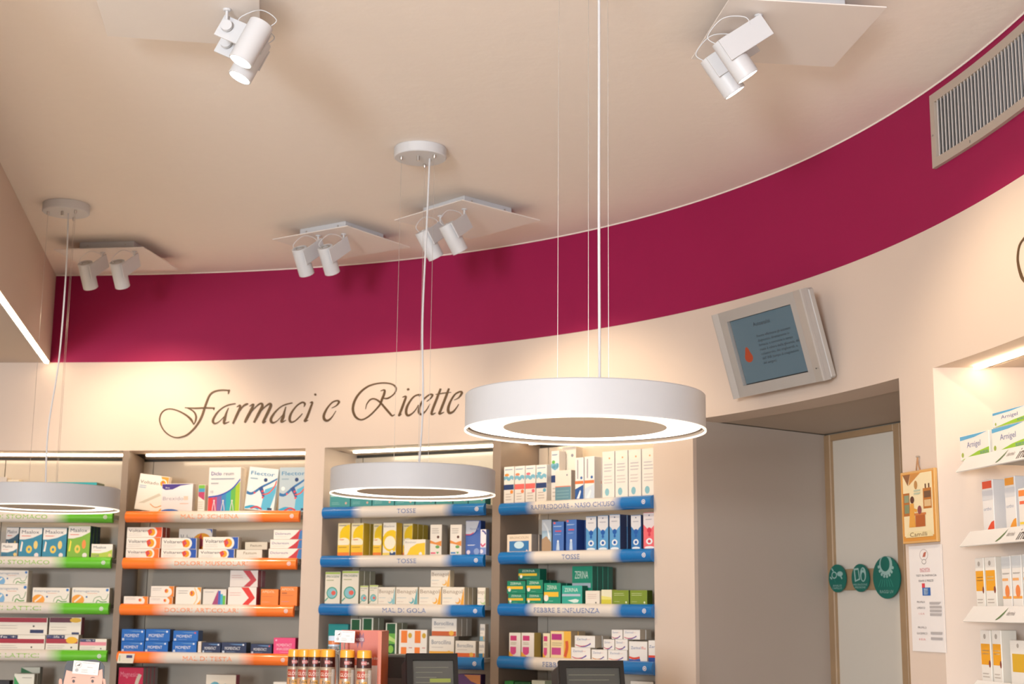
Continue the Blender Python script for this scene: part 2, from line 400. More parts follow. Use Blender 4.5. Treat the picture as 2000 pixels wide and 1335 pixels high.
class Unit:
    def __init__(s, name, label, FL, FR, BL, BR, rows, cream_sides=(), led=LED, led_off=0.17, seam=0.06, led_in=0.04):
        s.FL, s.FR = Vector((*FL, 0)), Vector((*FR, 0)); s.L = (s.FR - s.FL).length
        s.u = (s.FR - s.FL).normalized(); s.w = Vector((-s.u.y, s.u.x, 0))       # w: into the wall
        s.rz = math.atan2(s.u.y, s.u.x); s.rows = rows; s.boxes = []
        s.root = thing(name, label, 'shelf unit', s.FL, s.rz)
        s.name = label
        bl, br = s.loc2(BL), s.loc2(BR)
        s.bl, s.br = bl, br
        zt = ZH - 0.0005
        k = (br[1] - bl[1]) / (br[0] - bl[0])
        def yb(x): return bl[1] + (x - bl[0]) * k
        # back panels with a joint, hung in front of a dark backing board
        m = MB(); m.prism([(bl[0], yb(bl[0]) + .012), (br[0], yb(br[0]) + .012), (br[0], yb(br[0]) + .03), (bl[0], yb(bl[0]) + .03)], 0.02, zt); m.build('backing_board', DARK, s.root)
        for x0, x1 in ((bl[0] + .002, bl[0] + seam), (bl[0] + seam + .005, br[0] - .002)):
            m = MB(); m.prism([(x0, yb(x0)), (x1, yb(x1)), (x1, yb(x1) + .01), (x0, yb(x0) + .01)], 0.02, zt - .016); m.build('back_panel', PANEL, s.root)
        # soffit board, LED line below it
        m = MB(); m.prism([(0.005, .165), (s.L - .005, .165), (br[0], br[1] + .03), (bl[0], bl[1] + .03)], zt, zt + .02); m.build('soffit_board', CREAM, s.root)
        m = MB(); m.box(led_in, s.L - .012, led_off, led_off + .020, zt - .010, zt - .0005); m.build('led_strip', led, s.root)
    def loc2(s, p):
        q = Vector((p[0], p[1], 0)) - s.FL; return (q.dot(s.u), q.dot(s.w))
    def side(s, x0f, x1f, x0b, x1b, label, yf=0.0):
        """free-standing upright panel next to the unit"""
        t = bpy.data.objects.new(label, None); COL.objects.link(t); t.location = s.FL; t.rotation_euler = (0, 0, s.rz); struct(t)
        m = MB(); m.prism([(x0f, yf), (x1f, yf), (x1b, s.bl[1] + .03), (x0b, s.bl[1] + .03)], 0.0, ZH - 0.001); m.build('panel_body', BROWN, t)
        m = MB(); m.prism([(x0f, yf - .0015), (x1f, yf - .0015), (x1f, yf - .0002), (x0f, yf - .0002)], 0.0, ZH - 0.001); m.build('edge_band', mat('taupe_edge_band', (0.26, 0.20, 0.155), 0.4, noise=.03), t)
    def pix(s, x, y, yo):
        p = at_plane(x, y, s.FL + s.w * yo, s.w) - s.FL
        return p.dot(s.u), p.z
    def shelf(s, i, x0, x1, mkey, text, tcol, tpx=None, badge=True, th=.022, ctr=None, depth=.33, y0=0.0, trim=0.0):
        z = s.rows[i]
        m = MB(); m.cbox(x0, x1 - trim, y0 + .0045, depth, z + .004, z + .024, .002)
        sh = m.build('shelf', BOARD, s.root)
        prof = [(.004, -.029)] + [(-.028 * math.cos(math.radians(a)) + .002, .029 * math.sin(math.radians(a))) for a in range(-80, 81, 16)] + [(.004, .029)]
        m = MB(); n = len(prof)
        m.v = [(x0, y0 + p[0], z + p[1]) for p in prof] + [(x1, y0 + p[0], z + p[1]) for p in prof]
        m.f = [[k, n + k, n + k + 1, k + 1] for k in range(n - 1)] + [[n - 1, 2 * n - 1, n, 0], list(range(n)), list(range(n, 2 * n))[::-1]]; m.c = [None] * len(m.f)
        m.build('price_strip', STRIP[mkey], sh, smooth=True)
        def onstrip(v):                     # height on the rounded face -> depth
            q = max(-1, min(1, v / .029)); return y0 + .002 - .028 * math.sqrt(max(0, 1 - q * q)) - .0012
        if text:
            vs_, fs, w = text_geo(text)
            if tpx: a, b = s.pix(tpx[0], tpx[2], 0)[0], s.pix(tpx[1], tpx[2], 0)[0]
            else: a = (x0 + x1) / 2 - w * th / 2; b = a + w * th
            m = MB(); k = (b - a) / w
            m.add([(a + x * k, onstrip((y - .5) * th), z + (y - .5) * th) for x, y in vs_], fs); m.build('lettering', tcol, sh)
        if badge:
            m = MB(); cx = x1 - .035
            ring = [(math.cos(q), math.sin(q)) for q in [2 * math.pi * k / 20 for k in range(20)]]
            m.add([(cx + .010 * c, onstrip(.010 * s_), z + .010 * s_) for c, s_ in ring] + [(cx + .0065 * c, onstrip(.0065 * s_), z + .0065 * s_) for c, s_ in ring], [[k, (k + 1) % 20, 20 + (k + 1) % 20, 20 + k] for k in range(20)])
            m.add([(cx + .004 * c, onstrip(.004 * s_), z + .004 * s_) for c, s_ in ring], [list(range(20))])
            m.build('badge', mat('badge_print', (.72, .70, .72), .35, noise=.01), sh)
        return sh
def ramp_mat(key, col, stops):
    m = strip_mat(key, col, .1, .2, .8, .9)
    cr = [n for n in m.node_tree.nodes if n.type == 'VALTORGB'][0].color_ramp
    for e, p in zip(cr.elements, stops): e.position = p
ramp_mat('orange', 'ff7d2c', (.185, .30, .70, .80)); ramp_mat('green', '62bb2e', (.10, .16, .68, .77)); ramp_mat('blue', '006cb2', (.185, .26, .75, .82))
ramp_mat('white', 'f0ebe4', (.1, .2, .8, .9))
T_OR = mat('orange_lettering', 'f08c50', .4, noise=.02); T_GR = mat('green_lettering', '86b93c', .4, noise=.02); T_BL = mat('blue_lettering', '5a73a8', .4, noise=.02)

UG = Unit('shelf_unit', 'taupe shelf unit with green shelf strips at far left', (-3.02, 7.435), (-2.012, 7.387), (-3.05, 7.80), (-2.085, 7.775), [2.042, 1.812, 1.582, 1.348, 1.12], led_in=0.0, seam=.3)
UO = Unit('shelf_unit', 'shelf unit with orange shelf strips beside the taupe divider', (-1.968, 7.383), (-1.042, 7.192), (-2.005, 7.81), (-0.97, 7.575), [2.045, 1.811, 1.580, 1.345, 1.11], led_in=0.01)
U1 = Unit('shelf_unit', 'shelf unit with blue shelf strips and cream left side behind middle pendant', (-0.940, 7.158), (-0.097, 6.750), (-0.828, 7.513), (0.04, 7.03), [2.060, 1.822, 1.590, 1.352, 1.12], led=LED2, led_in=.07)
U2 = Unit('shelf_unit', 'rightmost unit with blue shelf strips, dark taupe left side, beside the doorway', (-0.043, 6.714), (0.615, 6.125), (0.135, 6.945), (0.86, 6.30), [2.056, 1.831, 1.598, 1.362, 1.12], led_in=.02)
UR = Unit('shelf_unit', 'shelf unit with white angled shelf strips at right edge', (1.388, 4.56), (1.548, 3.57), (1.72, 4.60), (1.93, 3.57), [2.062, 1.832, 1.605, 1.385, 1.16], led_off=.10, led_in=.018)
# divider panels, built-in uprights between and beside the units
UO.side(-.037, -.002, UO.bl[0] - .037, UO.bl[0] - .003, 'divider_panel_1')
U2.side(-.055, -.004, U2.bl[0] - .055, U2.bl[0] - .003, 'divider_panel_2')
U2.side(U2.L + .004, U2.L + .03, U2.br[0] + .004, U2.br[0] + .03, 'divider_panel_3', yf=.17)
rowtxt = ['MAL DI STOMACO', 'MAL DI STOMACO', 'FERMENTI LATTICI', 'FERMENTI LATTICI', '']
for i, t_ in enumerate(rowtxt):
    px = [(-42, 96, 1012), (-40, 100, 1101), (-75, 83, 1192), (-78, 79, 1285), None][i]
    a = UG.pix(222 - i * 4, 1010 + 92 * i, 0)[0]
    UG.shelf(i, .02, a, 'green', t_, T_GR, px, trim=.05)
for i, (t_, px) in enumerate((('MAL DI SCHIENA', (357, 470, 1008)), ('DOLORI MUSCOLARI', (345, 487, 1100)), ('DOLORI ARTICOLARI', (326, 469, 1191)), ('MAL DI TESTA', (361, 457, 1286)), ('', None))):
    UO.shelf(i, .006, UO.L - (.006 + .006 * i), 'orange', t_, T_OR, px)
for i, (t_, px) in enumerate((('TOSSE', (780, 817, 1000)), ('TOSSE', (780, 818, 1096)), ('MAL DI GOLA', (752, 837, 1192)), ('', None), ('', None))):
    U1.shelf(i, .02, U1.L - .02, 'blue', t_, T_BL, px)
for i, (t_, px) in enumerate((('RAFFREDDORE - NASO CHIUSO', (1044, 1208, 988)), ('TOSSE', (1104, 1139, 1087)), ('FEBBRE E INFLUENZA', (1050, 1178, 1192)), ('FEBBRE E INFLUENZA', (1067, 1200, 1296)), ('', None))):
    U2.shelf(i, .006, U2.L - .006, 'blue', t_, T_BL, px, depth=.26)

# right-hand unit: boards with a slanted white fascia carrying a leaf print
LEAF = mat('leaf_print', '5f7a45', .4, noise=.05); GREYT = mat('grey_lettering', '8a7f78', .4, noise=.02)
def slant_shelf(U, i):
    z = U.rows[i]
    x0 = .085; x1 = U.L
    m = MB(); m.cbox(x0 + .02, x1, .025, .30, z - .004, z + .0115, .002); sh = m.build('shelf', BOARD, U.root)
    m = MB(); prof = [(-.012, -.028), (.020, .018), (.024, .015), (-.006, -.030)]
    m.v = [(x0, p[0], z + p[1]) for p in prof] + [(x1, p[0], z + p[1]) for p in prof]; m.v[1] = (x0 + .012, prof[1][0], z + prof[1][1]); m.v[2] = (x0 + .012, prof[2][0], z + prof[2][1])
    m.f = [[0, 4, 5, 1], [1, 5, 6, 2], [2, 6, 7, 3], [3, 7, 4, 0], [0, 1, 2, 3], [7, 6, 5, 4]]; m.c = [None] * 6
    m.build('price_strip', mat('white_fascia', (.78, .76, .73), .35, noise=.01), sh)
    def on(u, v): return (u, -.012 + .032 * v - .0012, z - .028 + .046 * v)
    ul = U.pix(1948, [890, 1047, 1196, 1340][i], 0)[0]
    m = MB(); m.add([on(ul + a, v) for a, v in ((0, .12), (.012, .32), (.028, .66), (.038, .92), (.034, .55), (.023, .26), (.010, .13))], [list(range(7))]); m.build('leaf_logo', LEAF, sh)
    vs_, fs, w = text_geo('dermis')
    m = MB(); m.add([on(ul + .050 + x * .012, .42 + y * .30) for x, y in vs_], fs); m.build('lettering', GREYT, sh)
    if i < 2:
        vs_, fs, w = text_geo('integratori')
        ub = U.pix(1988, [872, 1030][i], 0)[0]
        m = MB(); m.add([on(ub + x * .034, .12 + y * .78) for x, y in vs_], fs); m.build('lettering', mat('brown_lettering', '4a3a30', .4, noise=.02), sh)
for i in range(4): slant_shelf(UR, i)
# far side wall of the niche
p0 = wpt(S['nr'])[0]
mb = MB(); mb.prism([(p0.x - .002, p0.y - .006), (p0.x - .002 + .02, p0.y + .06), (1.80, 4.66), (1.80, 4.555)], 0, ZH); mb.build('side_panel', CREAM, UR.root).matrix_parent_inverse = (Matrix.Translation(UR.FL) @ Matrix.Rotation(UR.rz, 4, 'Z')).inverted()

# ------------------------------------------------------------------ cartons on the shelves
ORD = ['top', 'second', 'third', 'fourth', 'lowest']
class Face:
    """flat print on the front of a carton: u, v in 0..1 of the panel (x0, z0, w, h), at depth y"""
    def __init__(s, x0, z0, w, h, y): s.x0, s.z0, s.w, s.h, s.y = x0, z0, w, h, y; s.m = MB(); s.t = MB(); s.k = 0
    def pt(s, u, v): return (s.x0 + min(max(u, 0.012), .988) * s.w, s.y - .0002 - .00008 * s.k, s.z0 + min(max(v, .02), .985) * s.h)
    def poly(s, pts, c): s.k += 1; s.m.add([s.pt(u, v) for u, v in pts], [list(range(len(pts)))], c)
    def draw(s, els):
        for e in els:
            k = e[0]
            if k == 'r': s.poly([(e[1], e[2]), (e[3], e[2]), (e[3], e[4]), (e[1], e[4])], e[5])
            elif k == 'p': s.poly(e[1], e[2])
            elif k == 'c':
                rx = e[3] * s.h / s.w; s.poly([(e[1] + rx * math.cos(a), e[2] + e[3] * math.sin(a)) for a in [2 * math.pi * i / 18 for i in range(18)]], e[4])
            elif k == 'o':       # ellipse in panel units
                s.poly([(e[1] + e[3] * math.cos(a), e[2] + e[4] * math.sin(a)) for a in [2 * math.pi * i / 18 for i in range(18)]], e[5])
            elif k == 'w':       # curved stroke: points, thickness
                P = catmull(e[1], 5); th = e[2]; c = e[3]; up, dn = [], []
                for i, p in enumerate(P):
                    a, b = P[max(i - 1, 0)], P[min(i + 1, len(P) - 1)]; dx, dy = (b[0] - a[0]) * s.w, (b[1] - a[1]) * s.h; L = math.hypot(dx, dy) or 1
                    nx, ny = -dy / L * th * s.h / s.w, dx / L * th
                    f = 1 if len(e) < 5 else e[4][0] + (e[4][1] - e[4][0]) * i / (len(P) - 1)
                    up.append((p[0] + nx * f, p[1] + ny * f)); dn.append((p[0] - nx * f, p[1] - ny * f))
                s.k += 1
                n = len(up); s.m.add([s.pt(*q) for q in up + dn], [[i, i + 1, n + i + 1, n + i] for i in range(n - 1)], c)
            elif k == 't':       # text, u, v(baseline), height, colour, max width
                vs_, fs, w = text_geo(e[1]); hh = e[4] * s.h
                kx = hh; s.k += 1; yt_ = s.y - .0002 - .00008 * s.k
                if len(e) > 6 and e[6] and w * hh > e[6] * s.w: kx = e[6] * s.w / w
                elif len(e) > 7: kx = e[6] * s.w / w
                s.t.add([(s.x0 + e[2] * s.w + x * kx, yt_, s.z0 + e[3] * s.h + y * hh) for x, y in vs_], fs, e[5])
            elif k == 'g':       # rows of small grey copy: u0, v0, u1, v1, n
                for i in range(e[5]):
                    v = e[2] + (e[4] - e[2]) * (i + .5) / e[5]; s.k = max(s.k, 1)
                    s.m.add([s.pt(e[1], v - .012), s.pt(e[1] + (e[3] - e[1]) * (.7 + .3 * random.random()), v - .012)] + [s.pt(e[3] - .02, v + .012), s.pt(e[1], v + .012)], [[0, 1, 2, 3]], e[6])
def carton(U, x0, x1, z0, z1, yo, depth, st, label, group=None, name='medicine_box', roll=0.0, yaw=0.0, lean=0.0):
    body, side, top, els = st
    w, h = x1 - x0, z1 - z0
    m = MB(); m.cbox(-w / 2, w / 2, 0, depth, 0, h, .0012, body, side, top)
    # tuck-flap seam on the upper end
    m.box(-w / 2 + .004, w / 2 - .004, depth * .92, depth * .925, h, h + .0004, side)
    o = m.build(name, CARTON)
    R = Matrix.Rotation(U.rz + yaw, 4, 'Z') @ Matrix.Rotation(-lean, 4, 'X') @ Matrix.Rotation(roll, 4, 'Y')
    P = U.FL + U.u * ((x0 + x1) / 2) + U.w * yo
    o.matrix_world = Matrix.Translation((P.x, P.y, z0 + w / 2 * math.sin(abs(roll)))) @ R
    tag(o, label, 'box', group)
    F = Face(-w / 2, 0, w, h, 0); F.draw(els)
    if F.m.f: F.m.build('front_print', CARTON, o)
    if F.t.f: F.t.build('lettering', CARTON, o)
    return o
GAP = .0008
def B(U, row, x0, x1, yt, st, desc, yb=None, off=.012, depth=.05, n=1, roll=0.0, lean=0.0, wid=None, name='medicine_box', back='', hh=None):
    """carton whose front shows from pixel x0 to x1 with its top at yt; n copies one behind the other"""
    ym = yt + 12
    a, z1 = U.pix(x0, ym, off)[0], U.pix((x0 + x1) / 2, yt, off)[1]
    b = U.pix(x1, ym, off)[0] if wid is None else a + wid
    base = U.rows[row] + (.0245 if U is not UR else .0120)
    z0 = base
    if yb is not None:
        zb = U.pix((x0 + x1) / 2, yb, off)[1]; best = None
        for (A_, B_, Zt, y0, y1, r, Zb) in U.boxes:
            if r == row and min(b, B_) - max(a, A_) > .3 * min(b - a, B_ - A_) and min(off + depth, y1) - max(off, y0) > .0 and abs(Zt - zb) < .03:
                if best is None or Zt > best: best = Zt
        if best is not None: z0 = best + GAP
    if hh: z1 = z0 + hh
    if U in (UO, U2): a = max(a, .004)
    if U is U1: b = min(b, U.L - .022)
    y_end = off + n * (depth + .003)
    for (A_, B_, Zt, y0, y1, r, Zb) in U.boxes:
        if r == row and min(y_end, y1) - max(off, y0) > .001 and min(z1, Zt) - max(z0, Zb) > .002:
            if A_ <= a < B_ and B_ - a < .6 * (b - a): a = B_ + GAP
            elif A_ < b <= B_ and b - A_ < .6 * (b - a): b = A_ - GAP
    a += GAP; b -= GAP
    col = ORDNAME[U]
    for i in range(n):
        lab = '%s, %s %s shelf' % (desc, ORD[row], col) if i == 0 else '%s, %s %s shelf' % ((back or desc) + (', second in depth', ', third in depth', ', fourth in depth')[i - 1], ORD[row], col)
        carton(U, a, b, z0, z1, off + i * (depth + .003), depth, st, lab, 'cartons on the %s %s shelf' % (ORD[row], col), name, roll, 0, lean)
    U.boxes.append((a, b, z1, off, off + n * (depth + .003), row, z0))
ORDNAME = {UG: 'green', UO: 'orange', U1: 'left blue', U2: 'right blue', UR: 'white right'}
W_, G_, K_ = 'f3ede4', 'cfc8be', '9a948c'
TX, NV = '4a4a55', '1d2d5c'
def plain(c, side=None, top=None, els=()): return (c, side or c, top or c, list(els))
def ball(u, v, r): return [('c', u, v, r * 1.35, 'f7f1ea'), ('c', u, v, r, 'f0a21e'), ('p', [(u - r * .2, v - r), (u - r * .35, v + r * .5), (u - r * .1, v + r), (u + r * .05, v)], 'd9482a'), ('c', u - r * .08, v + r * .1, r * .35, 'c8506e')]
def volt(c2, word='Voltaren', side=None):
    return plain(W_, side or c2, W_, [('r', .76, 0, 1, 1, c2), ('c', .72, .5, .52, W_)] + ball(.71, .5, .36) + [('t', word, .06, .52, .30, '3c3a48', .52, 1), ('g', .06, .12, .45, .42, 2, 'b9b2ac')])
def ballsmall(word=''):
    return plain(W_, 'e9a15c', W_, [('r', .78, 0, 1, 1, 'f08a2c'), ('c', .74, .45, .42, W_)] + ball(.68, .55, .2) + [('g', .07, .55, .5, .85, 2, '8d8782')])
def diclo(tall=False):
    if tall:
        els = []
        cs = ['e0403c', 'c04a72', '7a64a8', '3f86c0', '2ea6b4', '66b44c', 'a8c42c']
        for i, c in enumerate(cs):
            u0, u1 = i / 7, (i + 1) / 7; els.append(('p', [(u0, 0), (u1, 0), (u1, .32 + .36 * u1 ** 2.2), (u0, .32 + .36 * u0 ** 2.2)], c))
        els.append(('w', [(0, .33), (.4, .38), (.75, .52), (1, .74)], .016, '2b4fb0'))
        for u in (.2, .48, .76): els += [('c', u, .25, .02, 'e8dcd8'), ('w', [(u, .23), (u - .03, .14), (u - .05, .03)], .007, 'e8dcd8'), ('w', [(u, .23), (u + .03, .14), (u + .05, .03)], .007, 'e8dcd8')]
        els += [('t', 'Diclo', .08, .82, .085, '3b3f8c'), ('t', 'reum', .47, .82, .085, '8d9098'), ('g', .08, .70, .85, .78, 1, '9aa4b0'), ('g', .08, .60, .35, .68, 1, 'a8a8ac'), ('t', '10', .08, .42, .06, '8a8fa0')]
        return plain('ece6e2', 'efe4d6', 'e8dccb', els)
    return plain(W_, '8a2436', W_, [('p', [(.55, 0), (1, 0), (1, 1), (.88, 1), (.74, .5)], 'c8343c'), ('p', [(.84, 0), (1, 0), (1, 1), (.9, .9)], '3a78b8'), ('t', 'Dicloreum', .06, .48, .26, '5a5a96', .52, 1), ('g', .06, .15, .5, .38, 1, 'c0bab4')])
def flector(bg):
    return plain(bg, 'd8e2e6', bg, [('p', [(.55, 0), (.85, 0), (1, .45), (1, .62), (.62, .5)], '5cb4d4'), ('w', [(0, .40), (.2, .38), (.5, .55), (.75, .66), (1, .78)], .035, '2f6fa8', (1, .5)), ('w', [(.45, .55), (.55, .42), (.6, .32)], .045, '2a4f8c', (1.2, .6)), ('c', .60, .72, .045, '24406e'),
        ('w', [(.55, .38), (.75, .42), (.92, .58), (.97, .72)], .014, 'e8503c'), ('c', .28, .40, .022, 'e84a50'), ('c', .54, .45, .026, 'e84a50'), ('c', .58, .31, .026, 'e84a50'), ('c', .14, .52, .045, 'f2f2f0'),
        ('w', [(0, .02), (.25, .08), (.5, .04)], .03, '2aa0c8'), ('w', [(.2, .02), (.4, .08), (.6, .03)], .02, 'c8404c'), ('t', 'Flector', .08, .82, .09, '3a86b4', .8, 1), ('g', .08, .70, .35, .77, 1, '8fa8b8'), ('r', .78, .03, .93, .08, '2a3a5c')])
def brexi(): return plain('f0ebee', 'c8c0bc', 'a098a0', [('p', [(0, .99), (.98, .99), (.6, .93), (.35, .80), (.12, .78), (0, .84)], '4a3a8c'), ('t', 'Bros', .12, .83, .06, 'f4f0f4'), ('t', 'Brexidol', .05, .42, .13, 'b4aebc', .7, 1), ('r', .72, .42, .86, .56, 'f0d2c0'), ('g', .6, .27, .92, .33, 1, 'e8b8a4'), ('o', .28, -.02, .34, .13, '3a6cc0')])
def voltadol(): return plain('f6efe6', 'e8dccc', W_, [('p', [(.72, .99), (1, .99), (1, .72), (.85, .78)], 'f0a040'), ('t', 'Voltadol', .05, .74, .09, '6a5a3c', .66, 1), ('g', .05, .6, .3, .7, 2, 'a8bcd0'), ('p', [(.1, .18), (.75, .52), (.82, .46), (.3, .2)], 'd8d0c0'), ('w', [(.5, .2), (.7, .12), (.95, .22)], .012, 'e0a060'), ('p', [(.8, 0), (1, 0), (1, .22)], 'f0a848')] + ball(.82, .80, .085))
def moment(c, word='MOMENT', dot='e8f0ff'):
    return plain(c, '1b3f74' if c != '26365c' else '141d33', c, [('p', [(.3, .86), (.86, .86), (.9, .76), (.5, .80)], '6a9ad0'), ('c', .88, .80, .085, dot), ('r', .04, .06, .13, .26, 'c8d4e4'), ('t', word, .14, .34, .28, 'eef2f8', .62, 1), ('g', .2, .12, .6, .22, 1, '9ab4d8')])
def maalox(c1, c2, c3):
    return plain(c1, '1d4a5c', 'e8e4e0', [('p', [(0, .99), (1, .99), (1, .80), (.6, .66), (.25, .60), (0, .60)], 'e6e1dc'), ('t', 'Maalox', .1, .80, .12, '28324c', .76, 1), ('g', .1, .68, .55, .76, 1, 'd87058'), ('o', .46, .27, .13, .13, 'e8c850'), ('o', .46, .27, .05, .05, c1), ('o', .74, .42, .09, .14, c2), ('p', [(.06, .2), (.14, .2), (.18, .5), (.12, .55)], c3), ('c', .80, .08, .075, 'e8dcd8')])
def maaloxs(c): return plain('f0ebe4', 'd8d4c8', W_, [('p', [(0, 0), (1, 0), (1, .62), (.75, .45), (.4, .34), (0, .36)], c), ('t', 'Maalox', .1, .68, .2, '4a4c58', .6, 1), ('g', .1, .5, .5, .58, 1, 'd88060'), ('t', 'DIGER', .06, .1, .16, '3a4a7c', .32, 1), ('c', .88, .2, .12, 'eac878')])
def entero(c): return plain('ece6dc', 'd8d2c4', W_, [('t', 'Enterogermina', .05, .72, .15, '7c8ca4', .68, 1), ('g', .4, .6, .7, .68, 1, 'e09878'), ('o', .17, .22, .17, .34, c), ('w', [(.08, .1), (.25, .45)], .05, 'f0e8d8'), ('w', [(.58, .1), (.62, .35), (.76, .45), (.82, .25), (.92, .30), (.97, .62)], .02, '7ca070'), ('w', [(.66, .05), (.7, .22), (.8, .12), (.94, .14)], .03, '5ca044'), ('c', .94, .86, .09, '3a78c0'), ('c', .40, .42, .06, '3a6ca8')])
def prolife(c, yel=False, small=False):
    e = [('r', 0, .45, 1, .74, c), ('r', 0, .74, .58, .99, NV), ('t', 'Pro', .05, .80, .15, '7c7ca4', .2, 1), ('t', 'life +', .25, .80, .15, 'f0ecec', .3, 1), ('g', .06, .1, .6, .36, 2, 'a49c94'), ('c', .8, .2, .06, '5a564e')]
    if yel: e += [('o', .80, .66, .18, .22, 'f0b81c')]
    return plain('ece6da', 'c8bca8', W_, e)
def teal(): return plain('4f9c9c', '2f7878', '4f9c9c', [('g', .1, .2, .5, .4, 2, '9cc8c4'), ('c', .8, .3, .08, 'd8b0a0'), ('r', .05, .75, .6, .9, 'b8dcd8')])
def yellow(): return plain('f0e2b4', 'd8b83a', 'd8cca8', [('o', .95, .62, .80, .33, 'f2cc1e'), ('o', .5, .42, .5, .14, 'f6efd2'), ('r', 0, 0, 1, .34, 'f4c840'), ('r', 0, 0, 1, .12, 'f0843c'), ('w', [(.1, .55), (.3, .40), (.8, .37)], .02, 'f6f0dc'), ('g', .1, .25, .8, .29, 1, 'b88c3c'), ('g', .1, .48, .6, .52, 1, 'e08040'), ('g', .1, .90, .7, .95, 1, '8c8a90')])
def bisolv(): return plain('f0eadc', 'd8b020', 'd8ccb0', [('o', .7, .45, .75, .33, 'f2cc28'), ('o', .55, .40, .42, .2, 'f6f0d8'), ('r', 0, 0, 1, .1, 'f2d468'), ('r', .55, .02, 1, .12, '2c4c7c'), ('t', 'Bisolvon', .08, .86, .07, '7a8090', .8, 1), ('c', .72, .13, .05, 'f0ece0')])
def bisflat(): return plain('f2ecde', 'd8cfb8', W_, [('p', [(.12, 0), (1, 0), (1, .8), (.6, .74), (.3, .5)], 'f4cc38'), ('t', 'Bisolvon', .06, .78, .12, 'a8a0a0', .5, 1), ('c', .78, .12, .11, 'e8eaf0'), ('r', .7, 0, .92, .06, '3c5484')])
def syrup(b): return plain('e4ded4', 'a8a094', 'd0c8bc', [('p', [(0, .50), (.5, .42), (1, .48), (1, .30), (.5, .36), (0, .40)], 'e09048'), ('c', .7, .60, .045, '5a3428'), ('o', .66, .28, .18, .05, '6aa060'), ('g', .15, .70, .8, .9, 3, 'b0aaa4'), ('r', .08, .06, .5, .11, b), ('p', [(.55, .12), (.8, .12), (.68, .05)], '58a064')])
def bluecurve(): return plain('4a6cb4', '2f4a8c', '6a86c0', [('p', [(0, .99), (.92, .99), (.85, .75), (.6, .62), (0, .62)], 'd4d8e0'), ('w', [(0, .58), (.35, .58), (.7, .68), (.95, .98)], .02, '2c50a0'), ('w', [(0, .60), (.3, .60), (.55, .66)], .015, 'd05068'), ('t', 'Mucosolvan', .3, .74, .05, '8090b0', .55, 1), ('g', .15, .28, .7, .32, 1, 'd0d8ec'), ('c', .2, .1, .06, 'e0d4e0'), ('c', .75, .12, .09, '8aa0d0')])
def magnify(w='PROGEN'): return plain('e8e2d4', 'a8a48c', 'c8d49c', [('r', 0, .93, 1, 1, 'b4d060'), ('t', w, .1, .82, .065, '3f6a50', .8, 1), ('o', .48, .35, .36, .185, '46a48c'), ('o', .48, .35, .30, .155, '8cc4d0'), ('o', .58, .35, .15, .07, 'e4685c'), ('w', [(.22, .2), (.02, .1)], .018, '46a48c'), ('g', .1, .72, .6, .76, 1, 'a8b088')])
def benagol(c): return plain('f0e8da', 'd8c8a8', 'ece2d0', [('t', 'Benagol', .06, .66, .22, 'a08c78', .86, 1), ('p', [(.82, 0), (1, 0), (1, .99), (.92, .6)], c), ('c', .72, .25, .17, c), ('c', .68, .30, .14, 'ece4d8'), ('g', .06, .3, .5, .5, 1, 'a8c0c8'), ('g', .06, .14, .4, .24, 1, 'd8c0b4')])
def boroc(c): return plain('ece8e0', 'c8beb0', W_, [('t', 'Borocillina', .1, .62, .22, '6a7890', .78, 1), ('r', 0, 0, 1, .28, c), ('o', .8, .18, .1, .14, 'ecb850'), ('g', .1, .42, .6, .52, 1, 'b8b4b0')])
def orangewhite(): return plain('ece8e2', 'd0c8c0', W_, [('r', .08, .5, .30, .96, 'f0843c'), ('r', .08, .08, .28, .34, 'f0843c'), ('r', .57, .5, .78, .96, 'f0843c'), ('r', .57, .08, .76, .34, 'f0843c'), ('o', .40, .78, .07, .10, 'd0a838'), ('o', .90, .78, .07, .10, 'd0a838'), ('g', .36, .28, .5, .36, 1, 'c85848'), ('g', .84, .28, .97, .36, 1, 'c85848')])
def greenherb(): return plain('e4e4d8', '9c9c84', 'd8d8c8', [('r', .12, .02, .88, .98, '6cae4c'), ('r', .12, .68, .88, .98, '1f5c3c'), ('p', [(.12, .66), (.88, .5), (.88, .4), (.12, .5)], 'b8d880'), ('r', .12, .05, .88, .36, '1c5a34'), ('o', .5, .2, .25, .12, '86bc50')])
def sea(c, c2): return plain('ece8e4', 'd8d0c8', W_, [('w', [(0, .66), (.25, .72), (.5, .66), (.75, .72), (1, .66)], .045, '7cb8d0'), ('r', 0, .38, 1, .52, c), ('o', .3, .78, .22, .035, c2), ('g', .1, .9, .9, .94, 1, '8ca0b4'), ('g', .2, .08, .8, .3, 3, 'c8c0bc'), ('o', .8, .32, .15, .05, c2)])
def slate(): return plain('ece4d8', 'b0a498', W_, [('r', 0, 0, 1, .46, '6a96a8'), ('r', 0, .46, 1, .49, 'e8886c'), ('g', .1, .08, .9, .38, 3, '88b0bc'), ('c', .75, .84, .03, '8a8c98')])
def spray(c): return plain('f0ece8', 'd0ccc8', W_, [('r', 0, .38, 1, .45, 'ee7c4c'), ('p', [(0, 0), (1, 0), (1, .36), (0, .26)], c), ('p', [(.2, .04), (.5, .04), (.7, .2), (.6, .24)], 'f0f0f4'), ('r', .25, .5, .38, .95, 'b0a8b0'), ('c', .75, .52, .035, '3c6ca8')])
def scallop(): return plain('efe9e0', 'd0ccc8', '4c86a8', [('o', .5, .88, .5, .1, 'f6ede0'), ('g', .15, .55, .85, .75, 3, 'c4c0c4'), ('o', .4, .14, .18, .08, '8cc0cc'), ('g', .15, .3, .85, .5, 3, 'd4ccc8'), ('c', .6, .85, .02, 'e8a070')])
